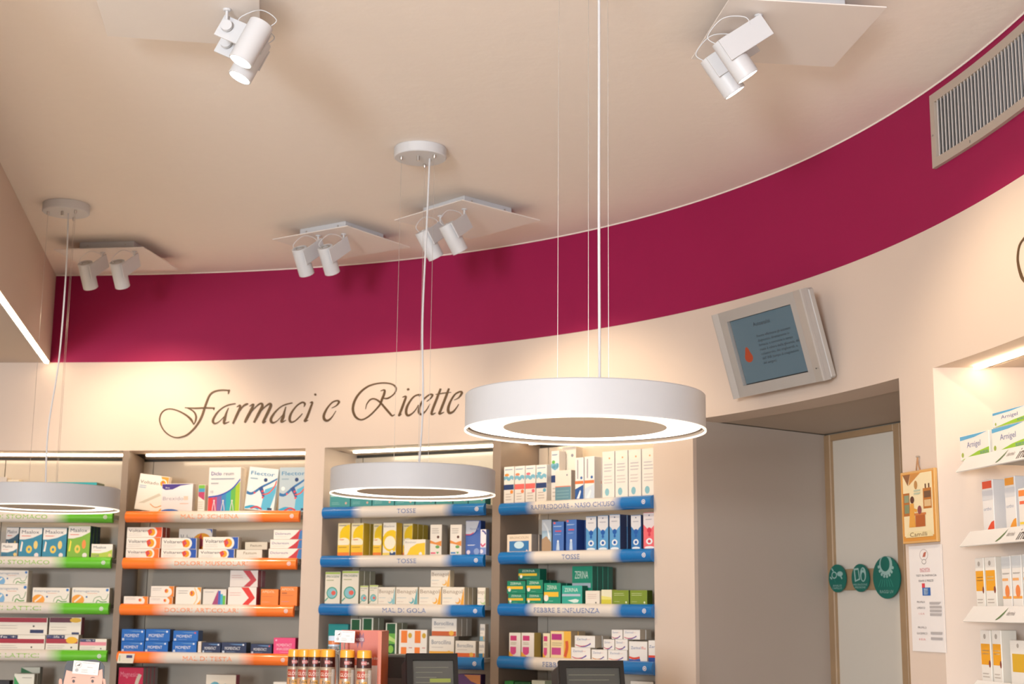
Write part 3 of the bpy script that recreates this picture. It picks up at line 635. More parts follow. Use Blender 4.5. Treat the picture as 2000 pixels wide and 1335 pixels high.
def broncho(): return plain('ecd9c4', '8c8480', 'e0d0bc', [('r', .1, .08, .9, .64, '3a7cb4'), ('o', .5, .42, .2, .2, 'c8e4f0'), ('t', 'BRONCOLIN', .12, .76, .14, 'b0a084', .76, 1), ('c', .82, .1, .06, 'e8d0d0')])
def throat(c, c2, top='d8d8dc'): return plain(c, '3a4468', 'c8c8cc', [('p', [(0, .99), (1, .99), (1, .68), (.6, .54), (.4, .54), (0, .68)], top), ('c', .5, .52, .075, c2), ('o', .5, .40, .10, .05, c2), ('o', .5, .22, .27, .085, 'e4ecf4'), ('o', .5, .22, .13, .045, c2), ('o', .5, .05, .4, .04, 'e4ecf4'), ('c', .5, .92, .02, '3a4c7c'), ('g', .2, .78, .8, .84, 1, 'a8a8b4')])
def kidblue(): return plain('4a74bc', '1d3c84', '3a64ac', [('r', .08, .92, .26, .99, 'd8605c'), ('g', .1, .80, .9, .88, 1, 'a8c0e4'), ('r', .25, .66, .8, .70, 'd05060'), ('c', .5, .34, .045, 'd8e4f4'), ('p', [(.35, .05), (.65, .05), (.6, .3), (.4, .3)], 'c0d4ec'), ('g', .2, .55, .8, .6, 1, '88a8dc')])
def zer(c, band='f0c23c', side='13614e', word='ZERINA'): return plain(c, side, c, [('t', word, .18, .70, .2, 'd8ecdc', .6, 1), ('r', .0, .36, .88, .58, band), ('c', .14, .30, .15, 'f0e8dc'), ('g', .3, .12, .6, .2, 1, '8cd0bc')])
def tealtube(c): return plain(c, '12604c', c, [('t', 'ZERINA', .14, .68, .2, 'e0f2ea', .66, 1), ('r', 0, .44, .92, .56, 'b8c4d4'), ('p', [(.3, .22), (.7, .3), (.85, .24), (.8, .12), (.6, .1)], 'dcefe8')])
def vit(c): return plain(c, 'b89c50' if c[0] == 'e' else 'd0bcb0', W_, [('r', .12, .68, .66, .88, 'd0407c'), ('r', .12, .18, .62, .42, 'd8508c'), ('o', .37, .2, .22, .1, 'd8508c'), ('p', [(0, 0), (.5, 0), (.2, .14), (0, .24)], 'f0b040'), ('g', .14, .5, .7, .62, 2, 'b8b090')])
def smile(w='Zerinol', c='c8465a'): return plain('f0ece8', 'c8b8a4', W_, [('w', [(.05, .22), (.3, .10), (.6, .16), (.8, .36)], .05, c, (.6, 1.2)), ('w', [(.3, .05), (.55, .10), (.8, .34)], .04, '3c5cb0', (.4, 1.2)), ('t', w, .1, .62, .2, '8090b4', .5, 1), ('g', .55, .64, .8, .76, 1, 'e09c90')])
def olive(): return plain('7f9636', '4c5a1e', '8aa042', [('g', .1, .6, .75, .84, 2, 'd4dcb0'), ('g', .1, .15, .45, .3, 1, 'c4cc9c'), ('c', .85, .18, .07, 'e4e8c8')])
def arni(): return plain('f2efe8', 'e4e0d8', W_, [('p', [(0, .99), (.95, .99), (.5, .86), (0, .82)], '5cb0dc'), ('p', [(.05, 0), (1, 0), (1, .36), (.6, .26), (.3, .12)], '9ccc30'), ('t', 'Arnigel', .25, .48, .24, '6c70a4', .46, 1), ('c', .09, .22, .10, 'a4b84c'), ('t', 'BOIRON', .70, .12, .13, '3470b0', .26, 1)])
def pharmaw(c): return plain('eceaea', 'd8d4d4', 'e8dcc8', [('r', .05, .84, .9, .98, c), ('t', 'ortho', .1, .42, .07, '9aa4bc', .7, 1), ('p', [(.3, 0), (1, 0), (1, .22), (.75, .2), (.5, .12)], c), ('r', 0, .62, 1, .80, 'd8dae0')])
def herbal(): return plain('f0ece6', 'd8d0c4', 'e4dcd0', [('r', .04, .34, .92, .74, 'f0a81c'), ('g', .15, .52, .85, .64, 2, 'f8e0a8'), ('o', .85, .36, .1, .07, '8c4a3c'), ('c', .45, .88, .05, 'b4aca4'), ('g', .12, .08, .8, .2, 2, 'c4bcb4')])
def bottlebox(): return plain('ece8e4', 'd8d0c8', 'e4e0dc', [('r', .02, .18, .98, .23, 'f0a84c'), ('o', .55, .32, .25, .12, 'ec8a48'), ('r', .05, .52, .7, .57, 'f0b070'), ('r', 0, .76, 1, .98, 'd0d4d8'), ('g', .1, .62, .9, .7, 1, 'b4b0ac')])

# --- green unit
B(UG, 0, -20, 13, 931, plain('d8ccc0', els=[('g', .2, .5, .8, .8, 2, 'a8a0a4')]), 'pale grey carton at the left picture edge', depth=.06)
B(UG, 0, 14, 37, 936, plain('ecdcc0'), 'narrow cream carton right of the grey one', depth=.06)
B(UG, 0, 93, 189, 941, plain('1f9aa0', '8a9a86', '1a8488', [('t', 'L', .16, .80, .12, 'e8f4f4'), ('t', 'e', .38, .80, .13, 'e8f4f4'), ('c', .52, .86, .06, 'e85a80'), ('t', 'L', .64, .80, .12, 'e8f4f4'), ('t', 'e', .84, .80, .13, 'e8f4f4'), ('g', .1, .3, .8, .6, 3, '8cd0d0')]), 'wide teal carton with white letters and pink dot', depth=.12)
B(UG, 1, 2, 34, 1060, maaloxs('3a7c94'), 'small white and teal antacid carton, front left', depth=.04)
B(UG, 1, 12, 37, 1029, maalox('2c5a70', 'd8c070', 'e8e0d8'), 'dark teal antacid carton standing behind small white one', off=.07, depth=.05)
B(UG, 1, 38, 83, 1030, maalox('2f86a4', 'e8cc78', 'f0e8dc'), 'teal-blue antacid carton, left one of the pair', depth=.05)
B(UG, 1, 84, 131, 1030, maalox('2f86a4', 'e8cc78', 'f0e8dc'), 'teal-blue antacid carton, right one of the pair', depth=.05)
B(UG, 1, 133, 177, 1026, maalox('7cb02c', 'f08c3c', 'f2de40'), 'lime and yellow antacid carton', depth=.05, n=3)
B(UG, 1, 178, 220, 1062, maaloxs('b4c83c'), 'small white and lime antacid carton beside the divider', depth=.04)
B(UG, 2, -12, 53, 1141, entero('7cb0d8'), 'cream carton with green tube drawing, lower of left stack', depth=.06)
B(UG, 2, -12, 55, 1113, entero('7cb0d8'), 'cream carton with green tube drawing, upper of left stack', yb=1140, depth=.06)
B(UG, 2, 63, 136, 1147, entero('f0a030'), 'cream carton with orange disc, left of two', depth=.06)
B(UG, 2, 140, 214, 1147, entero('f0a030'), 'cream carton with orange disc, right of two', depth=.06)
B(UG, 3, -40, 88, 1239, prolife('a82038'), 'long white carton with red and navy band, lower left', depth=.06)
B(UG, 3, 89, 153, 1239, prolife('a82038', True), 'white carton with red band and yellow oval, lower middle', depth=.06)
B(UG, 3, 155, 208, 1247, prolife('e88c9c'), 'white carton with pink and navy band', depth=.06)
B(UG, 3, -40, 93, 1205, plain('ece6da', 'b4a898', W_, [('r', 0, .72, 1, .99, 'a02038'), ('g', .3, .3, .6, .6, 2, 'a49c94'), ('r', .75, .1, .95, .3, NV), ('c', .8, .5, .06, '5a564e')]), 'long white carton with red top band, upper left', yb=1239, depth=.06)
B(UG, 3, 96, 159, 1205, plain('ece6da', '8a3040', W_, [('r', 0, .70, .7, .99, '5c1a34'), ('o', .82, .84, .18, .14, 'e0b020'), ('g', .06, .2, .6, .5, 2, 'a49c94'), ('r', .72, .02, .95, .14, NV)]), 'white carton with maroon corner and yellow oval, upper middle', yb=1239, depth=.05)
B(UG, 4, 27, 67, 1315, plain('e4e4d8', '8a8470', W_, [('p', [(0, 0), (.9, 0), (.3, .5), (0, .9)], '2f9c54'), ('g', .4, .75, .9, .9, 1, '8c8c88')]), 'white carton with green swoosh, front one', depth=.04, n=2)
B(UG, 4, 40, 78, 1302, plain('d0d0c0', '6a6450', W_, [('p', [(0, .99), (0, .5), (.5, .72), (.9, .7)], '1f6c3c')]), 'taller white carton with dark green swoosh at back', off=.11, depth=.04)
B(UG, 4, -10, 18, 1328, plain('24262c'), 'black carton at lower left picture corner', depth=.05)
# --- orange unit
B(UO, 0, 264, 314, 931, voltadol(), 'white plaster carton with orange corner, leaning right', wid=.168, roll=.13, off=.075, depth=.03)
B(UO, 0, 316, 377, 944, brexi(), 'white carton with purple swoosh and blue arc', off=.02, depth=.035)
B(UO, 0, 387, 401, 946, plain('efe6da', 'e4d8c8', W_, [('r', .05, .86, .95, .99, '7cbc48'), ('r', .05, .73, .95, .86, '48a0c8'), ('p', [(.05, .73), (.95, .73), (.95, .42), (.05, .58)], 'c0446c'), ('g', .1, .1, .9, .4, 4, 'c8bcb0')]), 'narrow carton with green blue red stripes', off=.02, depth=.05)
B(UO, 0, 408, 471, 912, diclo(True), 'tall carton with rainbow base and three figures', off=.02, depth=.022, n=3, back='tall rainbow carton')
B(UO, 0, 479, 540, 916, flector('dfe9ea'), 'light blue carton with stretching figure, leaning right', wid=.16, roll=.10, off=.03, depth=.03)
B(UO, 0, 546, 606, 912, flector('b8c8d0'), 'greyer blue carton with stretching figure, upright by the pier', wid=.155, off=.03, depth=.03)
B(UO, 1, 241, 311, 1071, volt('f07a34'), 'white and orange gel carton, bottom of stack of three', depth=.045)
B(UO, 1, 242, 314, 1049, volt('f07a34'), 'white and orange gel carton, middle of stack of three', yb=1071, depth=.045)
B(UO, 1, 243, 317, 1029, volt('ee6038', side='a83a28'), 'white and orange gel carton, top of stack of three', yb=1049, depth=.045, n=2, back='orange gel carton of top layer')
B(UO, 1, 314, 384, 1072, volt('2456b4', side='cfc4b8'), 'white and blue gel carton, lower left', depth=.04)
B(UO, 1, 387, 458, 1072, volt('2456b4', side='cfc4b8'), 'white and blue gel carton, lower right', depth=.04)
B(UO, 1, 315, 384, 1050, volt('2456b4', side='cfc4b8'), 'white and blue gel carton, upper left', yb=1072, depth=.04)
B(UO, 1, 396, 466, 1048, volt('2456b4', side='cfc4b8'), 'white and blue gel carton, upper right', yb=1072, depth=.04)
B(UO, 1, 349, 415, 1032, volt('2456b4', side='cfc4b8'), 'shaded white and blue gel carton standing at back', off=.10, depth=.05)
B(UO, 1, 461, 512, 1073, plain('e4ded2', 'c0b4a0', 'd8d0c0', [('t', 'Fastum', .28, .5, .3, '8a7450', .5, 1), ('g', .5, .18, .85, .34, 1, 'b8b0a8')]), 'small grey gel carton, lower one', depth=.04)
B(UO, 1, 478, 522, 1058, plain('d8d0c0', 'b0a490', 'c8bca8', [('t', 'Fastum', .25, .4, .3, '6a5840', .5, 1)]), 'small grey gel carton, upper one', yb=1073, depth=.04)
B(UO, 1, 524, 590, 1071, diclo(), 'white carton with red and blue wedge, bottom', depth=.04)
B(UO, 1, 527, 591, 1053, diclo(), 'white carton with red and blue wedge, middle', yb=1071, depth=.04)
B(UO, 1, 534, 592, 1034, diclo(), 'white carton with red and blue wedge, top', yb=1053, depth=.04)
B(UO, 2, 241, 289, 1164, ballsmall(), 'flat white and orange carton beside the divider', depth=.05)
B(UO, 2, 291, 337, 1165, ballsmall(), 'flat white and orange carton, lower of two', depth=.05)
B(UO, 2, 294, 340, 1144, ballsmall(), 'white and orange carton, upper of two', yb=1165, depth=.05)
B(UO, 2, 343, 393, 1146, plain(W_, 'd8cfc4', W_, [('r', .85, 0, 1, .99, 'f0a030'), ('c', .68, .5, .5, W_), ('w', [(.72, .02), (.85, .4), (.74, .98)], .03, 'f0c890')] + ball(.65, .65, .16) + [('g', .1, .6, .5, .85, 2, '8d8782')]), 'square white carton with orange right edge', depth=.05)
B(UO, 2, 396, 442, 1150, plain('e8e2da', 'c8b89c', 'e0d8cc', [('p', [(.4, 0), (.66, 0), (.66, .98)], 'a84878'), ('r', .66, 0, .76, .9, '4a6cc0'), ('r', .76, 0, .86, .7, '48b0d0'), ('r', .86, 0, .97, .6, '6cc048'), ('g', .08, .75, .5, .9, 1, '7c7c8c')]), 'white carton with rainbow right side', depth=.05)
B(UO, 2, 445, 501, 1146, plain('f2eae4', 'b42c30', W_, [('p', [(.46, .99), (.72, .99), (.96, .42), (.72, 0), (.50, 0), (.74, .42)], 'e23a34'), ('g', .06, .5, .5, .75, 2, 'e09890')]), 'white carton with red chevron, front', depth=.05)
B(UO, 2, 449, 504, 1113, plain('e4dcd8', 'a83034', W_, [('p', [(.46, .99), (.72, .99), (.96, .42), (.72, 0), (.50, 0), (.74, .42)], 'c03c48'), ('g', .06, .5, .5, .75, 2, 'c8908c')]), 'white carton with dark red chevron, upper at back', yb=1145, depth=.05, n=2, back='red sided carton of the upper layer')
B(UO, 2, 509, 544, 1150, plain('f08a3c', 'd06c28', 'f09a50', [('t', 'APIDOL', .08, .78, .14, 'f8dcb8', .7, 1), ('g', .08, .5, .8, .62, 1, 'd8703c'), ('g', .08, .18, .6, .28, 1, 'e8a48c')]), 'orange carton, left one of two', depth=.05)
B(UO, 2, 547, 581, 1145, plain('f08a3c', 'd06c28', 'f09a50', [('t', 'APIDOL', .08, .80, .13, 'f8dcb8', .74, 1), ('r', .1, .62, .4, .70, 'c06838'), ('g', .08, .5, .8, .58, 1, 'd8703c'), ('g', .08, .18, .6, .28, 1, 'c88ca0')]), 'orange carton beside the cream pier', depth=.05)
for i, (a, b, d_) in enumerate(((236, 281, 'left'), (282, 328, 'middle'), (336, 384, 'right'))):
    B(UO, 3, a, b, 1252, moment('1f6cc4'), 'blue painkiller carton, %s one of the lower layer' % d_, depth=.06)
for i, (a, b, d_, y) in enumerate(((237, 283, 'left', 1228), (284, 332, 'middle', 1228), (338, 387, 'right', 1231))):
    B(UO, 3, a, b, y, moment('1f6cc4', dot='e8f0ff' if i < 2 else 'e05a64'), 'blue painkiller carton, %s one of the upper layer' % d_, yb=1252, depth=.06)
B(UO, 3, 386, 393, 1252, plain('ece0d4', 'd8c8b8', W_, [('g', .2, .2, .8, .7, 3, 'd8a890')]), 'thin white carton between blue and navy cartons', depth=.06)
for a, b, y, d_, c in ((394, 431, 1254, 'left', 'e8f0ff'), (432, 481, 1254, 'middle', 'e8f0ff'), (489, 531, 1257, 'right', 'e05a64')):
    B(UO, 3, a, b, y, moment('26365c', 'MOMENTACT', c), 'navy painkiller carton, %s of three' % d_, depth=.06)
B(UO, 3, 534, 577, 1245, plain('ec4a84', 'b42c5c', 'f06898', [('t', 'MOMENTACT', .14, .48, .18, 'f8d8e4', .7, 1), ('t', 'ANALGESICO', .14, .26, .16, 'f8d8e4', .7, 1), ('g', .3, .1, .7, .18, 1, 'f4a8c4'), ('c', .12, .85, .06, 'f4b0cc')]), 'pink painkiller carton beside the pier', depth=.06)
B(UO, 4, 231, 280, 1303, plain('c4204c', '8a7a78', '801430', [('t', 'Magnesio', .08, .72, .16, 'e08ca0', .72, 1), ('w', [(.88, .8), (.75, .5), (.82, .2), (.7, 0)], .06, 'c8c0b0'), ('t', '10', .3, .38, .12, 'e8a040')]), 'crimson carton with running figure', depth=.04, n=4, back='crimson carton')
B(UO, 4, 402, 461, 1317, plain('ece6da', 'a83048', W_, [('w', [(.05, .4), (.3, .65), (.5, .5), (.7, .6)], .1, '6ab4cc'), ('o', .45, .3, .2, .1, '4a94b4')]), 'white carton with light blue swirl', depth=.05)
B(UO, 4, 533, 566, 1331, plain('e8e4dc'), 'white carton behind the bottle display', depth=.05)
# --- left blue unit
for i, (a, b) in enumerate(((644, 684), (685, 726), (727, 770), (771, 810), (811, 850), (851, 884), (885, 914), (915, 948))):
    B(U1, 0, a, b, 962 - i * 1.2, teal(), 'teal carton behind the pendant, number %s from the left' % ('one', 'two', 'three', 'four', 'five', 'six', 'seven', 'eight')[i], depth=.06)
B(U1, 1, 660, 684, 1021, yellow(), 'tall yellow carton, first from the left', depth=.06)
B(U1, 1, 686, 710, 1021, yellow(), 'tall yellow carton, second from the left', depth=.06, n=2)
B(U1, 1, 729, 746, 1022, yellow(), 'tall yellow carton, third from the left', off=.05, depth=.05)
B(U1, 1, 748, 774, 1020, bisolv(), 'tall white and yellow syrup carton', depth=.06)
B(U1, 1, 787, 806, 1022, yellow(), 'tall yellow carton behind the flat one', off=.08, depth=.05, n=3, back='tall yellow carton of that row')
B(U1, 1, 789, 831, 1053, bisflat(), 'flat white and yellow carton', depth=.05)
B(U1, 1, 840, 863, 1024, syrup('e0607c'), 'tall white herbal syrup carton with pink foot', depth=.06)
B(U1, 1, 879, 902, 1024, syrup('4a8cc8'), 'tall white herbal syrup carton with blue foot', depth=.06)
B(U1, 1, 904, 939, 1016, bluecurve(), 'tall blue carton with white curved top', off=.05, depth=.05)
B(U1, 1, 938, 960, 1033, plain('e8e4ea', '6a7cb4', W_, [('r', 0, 0, 1, .3, '7c94cc'), ('w', [(.1, .45), (.4, .35), (.9, .45)], .03, 'd05078'), ('w', [(.3, .95), (.7, .90), (.98, .8)], .03, '4a4c94'), ('c', .2, .15, .08, 'e0dcec')]), 'white and blue carton beside taupe divider', depth=.035)
B(U1, 2, 635, 665, 1116, magnify(), 'tall cream carton with magnifier picture, left', depth=.05)
B(U1, 2, 668, 701, 1114, magnify(), 'tall cream carton with magnifier picture, right', depth=.05, n=3)
B(U1, 2, 703, 719, 1143, magnify(), 'small cream carton with magnifier, left', depth=.05)
B(U1, 2, 721, 731, 1142, magnify(), 'small cream carton with magnifier, right', depth=.05, wid=.05)
for i, (a, b, c) in enumerate(((733, 772, '8cc4cc'), (773, 816, '6ab0b8'), (818, 862, 'f0b040'), (863, 907, 'f0a83c'))):
    B(U1, 2, a, b, 1146, benagol(c), 'white lozenge carton, %s of four in the row' % ('first', 'second', 'third', 'last')[i], depth=.04, n=1 if i < 3 else 3)
B(U1, 2, 932, 962, 1147, benagol('b4cc90'), 'white lozenge carton touching the divider', depth=.04)
B(U1, 2, 841, 879, 1113, benagol('f0b860'), 'white lozenge carton on top at the back', yb=1146, depth=.045, off=.012)
B(U1, 3, 641, 680, 1218, plain('1f8c90', '12686c', '2fa0a0', [('g', .3, .6, .9, .8, 1, '7cc8c4')]), 'teal carton at the left end', depth=.06)
B(U1, 3, 683, 705, 1208, greenherb(), 'green and white herbal carton, left', off=.03, depth=.05)
B(U1, 3, 707, 729, 1206, greenherb(), 'green and white herbal carton, middle', off=.03, depth=.05, n=2)
B(U1, 3, 753, 775, 1216, greenherb(), 'green and white herbal carton with dark top, right', depth=.05, n=2)
B(U1, 3, 779, 834, 1229, orangewhite(), 'white carton with orange blocks', depth=.05)
B(U1, 3, 838, 887, 1242, boroc('ecb04c'), 'white throat tablet carton with golden base', depth=.05)
B(U1, 3, 843, 892, 1207, boroc('c8643c'), 'white throat tablet carton with rust base on top', yb=1242, depth=.05, n=3)
B(U1, 3, 889, 929, 1251, boroc('e86c34'), 'white throat tablet carton with orange base', depth=.035)
B(U1, 3, 935, 962, 1252, boroc('2c7ca8'), 'white throat tablet carton with blue base, lower right', depth=.04)
B(U1, 3, 937, 962, 1218, boroc('7cb0c8'), 'white throat tablet carton with pale blue base, upper right', yb=1251, depth=.04)
B(U1, 4, 892, 939, 1316, plain('6a4a84', '4a3460', '7c5c90', [('p', [(.3, .99), (1, .99), (1, .7), (.6, .8)], 'd8925c'), ('t', 'allergia', .1, .5, .2, 'e0d4e4', .7, 1)]), 'purple and orange carton', depth=.05)
# --- right blue unit
for i, (a, b, c, c2) in enumerate(((984, 1004, '2c4478', 'f0903c'), (1005, 1025, 'e8706c', 'f08860'), (1026, 1046, 'e8706c', 'e87080'), (1047, 1068, '2c4478', '68b0cc'))):
    B(U2, 0, a, b, 911 - i * 1.3, sea(c, c2), 'white nasal spray carton with wave, %s of four' % ('first', 'second', 'third', 'fourth')[i], depth=.05, off=.01)
B(U2, 0, 1070, 1092, 880, sea('2c4478', '6cb860'), 'taller white nasal spray carton with green drop', depth=.05, off=.04)
B(U2, 0, 1084, 1113, 918, slate(), 'white carton with slate blue base, front', depth=.05, off=.012, wid=.095)
B(U2, 0, 1097, 1125, 872, slate(), 'tall white carton with slate blue base at back', depth=.05, off=.10)
B(U2, 0, 1123, 1140, 893, spray('2f5c9c'), 'tall nasal spray carton with blue base', depth=.05)
B(U2, 0, 1141, 1161, 891, spray('d0dce8'), 'tall nasal spray carton with pale base', depth=.05, n=2)
for i, (a, b) in enumerate(((1176, 1200), (1201, 1226), (1227, 1252), (1253, 1280))):
    B(U2, 0, a, b, 881 - i * 2, scallop(), 'white carton with scalloped blue top, %s of four' % ('first', 'second', 'third', 'last')[i], depth=.06)
B(U2, 1, 990, 1038, 1043, broncho(), 'cream carton with blue picture panel', depth=.05, n=2)
B(U2, 1, 1058, 1077, 1014, plain('a8c4d8', '6a7884', 'd8dce0', [('r', 0, .66, 1, .99, 'd4dce4'), ('p', [(0, 0), (1, 0), (1, .3), (.5, .5), (0, .4)], 'b09478'), ('w', [(.2, .9), (.6, .7), (.8, .4)], .03, 'eef4f8')]), 'tall pale blue carton with mountain picture', off=.05, depth=.05)
B(U2, 1, 1079, 1101, 1018, kidblue(), 'tall blue carton with white figure, left', depth=.06)
B(U2, 1, 1105, 1126, 1014, kidblue(), 'tall blue carton with white figure, right', depth=.06, n=2)
for i, (a, b, y) in enumerate(((1144, 1165, 1008), (1167, 1188, 1006), (1190, 1211, 1004))):
    B(U2, 1, a, b, y, throat('5c9cd0', '1d5cac'), 'white and blue throat spray carton, %s of three' % ('left', 'middle', 'right')[i], depth=.05, n=1 if i < 2 else 2)
B(U2, 1, 1232, 1252, 1005, throat('2f74b4', '1d5cac'), 'white and blue throat spray carton with green foot', depth=.05)
B(U2, 1, 1256, 1280, 1000, throat('e86c74', 'd03c50', 'dcd4d8'), 'white and red throat spray carton', depth=.05)
B(U2, 2, 992, 1026, 1159, zer('1f8a6c'), 'green and yellow carton, lower left', depth=.05)
B(U2, 2, 1028, 1060, 1159, zer('1f8a6c'), 'green and yellow carton, lower right', depth=.05)
B(U2, 2, 990, 1026, 1134, zer('1f8a6c'), 'green and yellow carton, upper left', yb=1159, depth=.05)
B(U2, 2, 1028, 1060, 1132, zer('1f8a6c'), 'green and yellow carton, upper right', yb=1159, depth=.05, n=2)
B(U2, 2, 1012, 1054, 1110, zer('1a7460', 'd8b838'), 'dark green and yellow carton on top', yb=1133, depth=.05)
B(U2, 2, 1062, 1095, 1138, zer('23967a'), 'taller green and yellow carton in the middle', depth=.04, n=2)
B(U2, 2, 1097, 1137, 1143, tealtube('3aac9c'), 'light teal carton with pale tube print', depth=.04, n=1)
B(U2, 2, 1117, 1157, 1105, tealtube('1d9478'), 'tall green carton with tube print', off=.06, depth=.035, n=4, back='tall green carton')
B(U2, 2, 1143, 1171, 1153, plain('ece4d8', 'd8ccb8', W_, [('g', .15, .4, .85, .8, 3, 'c8a098'), ('c', .75, .15, .06, '5c5c58')]), 'small plain cream carton', depth=.035)
B(U2, 2, 1174, 1195, 1151, plain('e8e4c8', 'c8cc60', W_, [('r', 0, 0, 1, .35, 'd4cc48'), ('p', [(0, .35), (1, .35), (1, .5), (0, .6)], 'e8e080')]), 'small white and yellow carton', depth=.04)
B(U2, 2, 1196, 1228, 1152, olive(), 'olive green carton, left of two', depth=.04)
B(U2, 2, 1230, 1264, 1152, olive(), 'olive green carton, right of two', depth=.04)
B(U2, 3, 994, 1017, 1235, vit('ece4dc'), 'white and pink vitamin carton, left', depth=.05)
B(U2, 3, 1018, 1043, 1235, vit('ece4dc'), 'white and pink vitamin carton, right', depth=.05)
B(U2, 3, 1060, 1074, 1236, vit('ece0c0'), 'narrow white and pink vitamin carton', depth=.05)
B(U2, 3, 1075, 1115, 1232, plain('f0b84c', 'b8a080', 'e8c070', [('r', 0, 0, .66, .99, 'f0d8a8'), ('r', .06, .68, .56, .9, 'b83c84'), ('r', .06, .14, .52, .40, 'c84c90'), ('w', [(.8, .65), (.82, .4), (.72, .08)], .07, 'd8603c'), ('g', .08, .46, .6, .6, 2, 'b0a880')]), 'orange and yellow vitamin carton', depth=.05, n=2)
B(U2, 3, 1115, 1153, 1264, smile(), 'white cold remedy carton with curve, lower left', depth=.05)
B(U2, 3, 1122, 1162, 1241, smile(), 'white cold remedy carton with curve, upper left', yb=1264, depth=.05, n=2)
B(U2, 3, 1155, 1186, 1268, smile(c='e09850'), 'small white cold remedy carton with gold curve', depth=.04)
B(U2, 3, 1187, 1225, 1269, smile(c='e8907c'), 'small white cold remedy carton with coral curve', depth=.04)
B(U2, 3, 1178, 1200, 1248, smile(), 'white cold remedy carton, middle layer, left', yb=1268, depth=.04)
B(U2, 3, 1201, 1226, 1248, smile(), 'white cold remedy carton, middle layer, right', yb=1268, depth=.04)
B(U2, 3, 1194, 1216, 1229, smile(), 'white cold remedy carton, top layer, left', yb=1248, depth=.04)
B(U2, 3, 1217, 1250, 1229, smile(), 'white cold remedy carton, top layer, right', yb=1248, depth=.04, n=2)
B(U2, 3, 1228, 1264, 1252, plain('f0ece8', 'd0c4b8', W_, [('w', [(0, .22), (.3, .16), (.6, .22)], .05, 'e0503c'), ('p', [(0, 0), (.66, 0), (.6, .16), (.3, .1), (0, .14)], '2c64b4'), ('t', 'Zerinol', .12, .62, .14, '6a7cb0', .55, 1), ('t', 'flu', .70, .62, .14, 'e0706c', .22, 1)]), 'larger white cold remedy carton with blue base', depth=.035)
B(U2, 3, 1266, 1281, 1250, plain('f0ece8', 'd0c4b8', W_, [('r', 0, 0, 1, .22, '2450a0'), ('r', 0, .22, 1, .32, 'e05040'), ('t', 'Zer', .1, .66, .12, '5a6ca0', .8, 1)]), 'white and blue carton beside the cream pier', depth=.04)
B(U2, 4, 985, 1003, 1329, plain('2f8c44', '1c5c30', '3a9c50'), 'green carton at the left end', depth=.05)
B(U2, 4, 1004, 1036, 1331, plain('1f5c34', '153c22', '2a6c40'), 'dark green carton', depth=.05)
B(U2, 4, 1038, 1064, 1328, plain('dce4d4', 'a8b498', W_, [('c', .3, .7, .1, '4c9c54'), ('c', .7, .7, .1, '4c9c54')]), 'white carton with two green dots', depth=.05)
B(U2, 4, 1231, 1276, 1330, plain('ece8e0', 'd0c8bc', W_), 'plain white carton beside the pier', depth=.05)
# --- right-hand unit
B(UR, 0, 1874, 1932, 846, arni(), 'white blue and lime gel carton, lower left', depth=.05, off=.03)
B(UR, 0, 1936, 2004, 829, arni(), 'white blue and lime gel carton, lower right', depth=.05, off=.03)
B(UR, 0, 1938, 2010, 808, arni(), 'white blue and lime gel carton, on top', yb=836, depth=.05, off=.03, hh=.045)
B(UR, 1, 1917, 1939, 937, pharmaw('e8502c'), 'tall white carton with red corner and quarter disc', depth=.045, off=.05)
B(UR, 1, 1961, 1982, 930, pharmaw('f0a030'), 'tall white carton with amber corner and quarter disc', depth=.045, off=.05)
B(UR, 1, 1988, 2012, 952, plain('ece6e0', 'e0dad4', W_, [('r', .05, .8, .95, .95, 'f08a3c'), ('r', .1, .6, .9, .68, 'e86c48'), ('r', .05, .1, .5, .16, 'f0d040')]), 'lower white carton with orange bands at picture edge', depth=.04, off=.03)
B(UR, 2, 1904, 1921, 1089, herbal(), 'slim white carton with amber panel, first', depth=.05, off=.03)
B(UR, 2, 1923, 1944, 1087, herbal(), 'slim white carton with amber panel, second', depth=.05, off=.03)
B(UR, 2, 1955, 1973, 1085, bottlebox(), 'slim white carton with orange bottle print, first', depth=.05, off=.03)
B(UR, 2, 1975, 1994, 1083, bottlebox(), 'slim white carton with orange bottle print, second', depth=.05, off=.03)
B(UR, 2, 1996, 2015, 1081, bottlebox(), 'slim white carton with orange bottle print, at picture edge', depth=.05, off=.03)
B(UR, 3, 1914, 1934, 1230, herbal(), 'slim white carton with amber panel, first', depth=.05, off=.03)
B(UR, 3, 1937, 1955, 1230, herbal(), 'slim white carton with amber panel, second', depth=.05, off=.03)
B(UR, 3, 1972, 2012, 1250, plain('ece8e2', 'd8d0c4', W_, [('r', .1, .3, .95, .7, 'dcae2c'), ('o', .8, .55, .12, .25, '8ca040'), ('c', .4, .88, .05, 'b0a8a0')]), 'wider white carton with golden panel', depth=.05, off=.03)

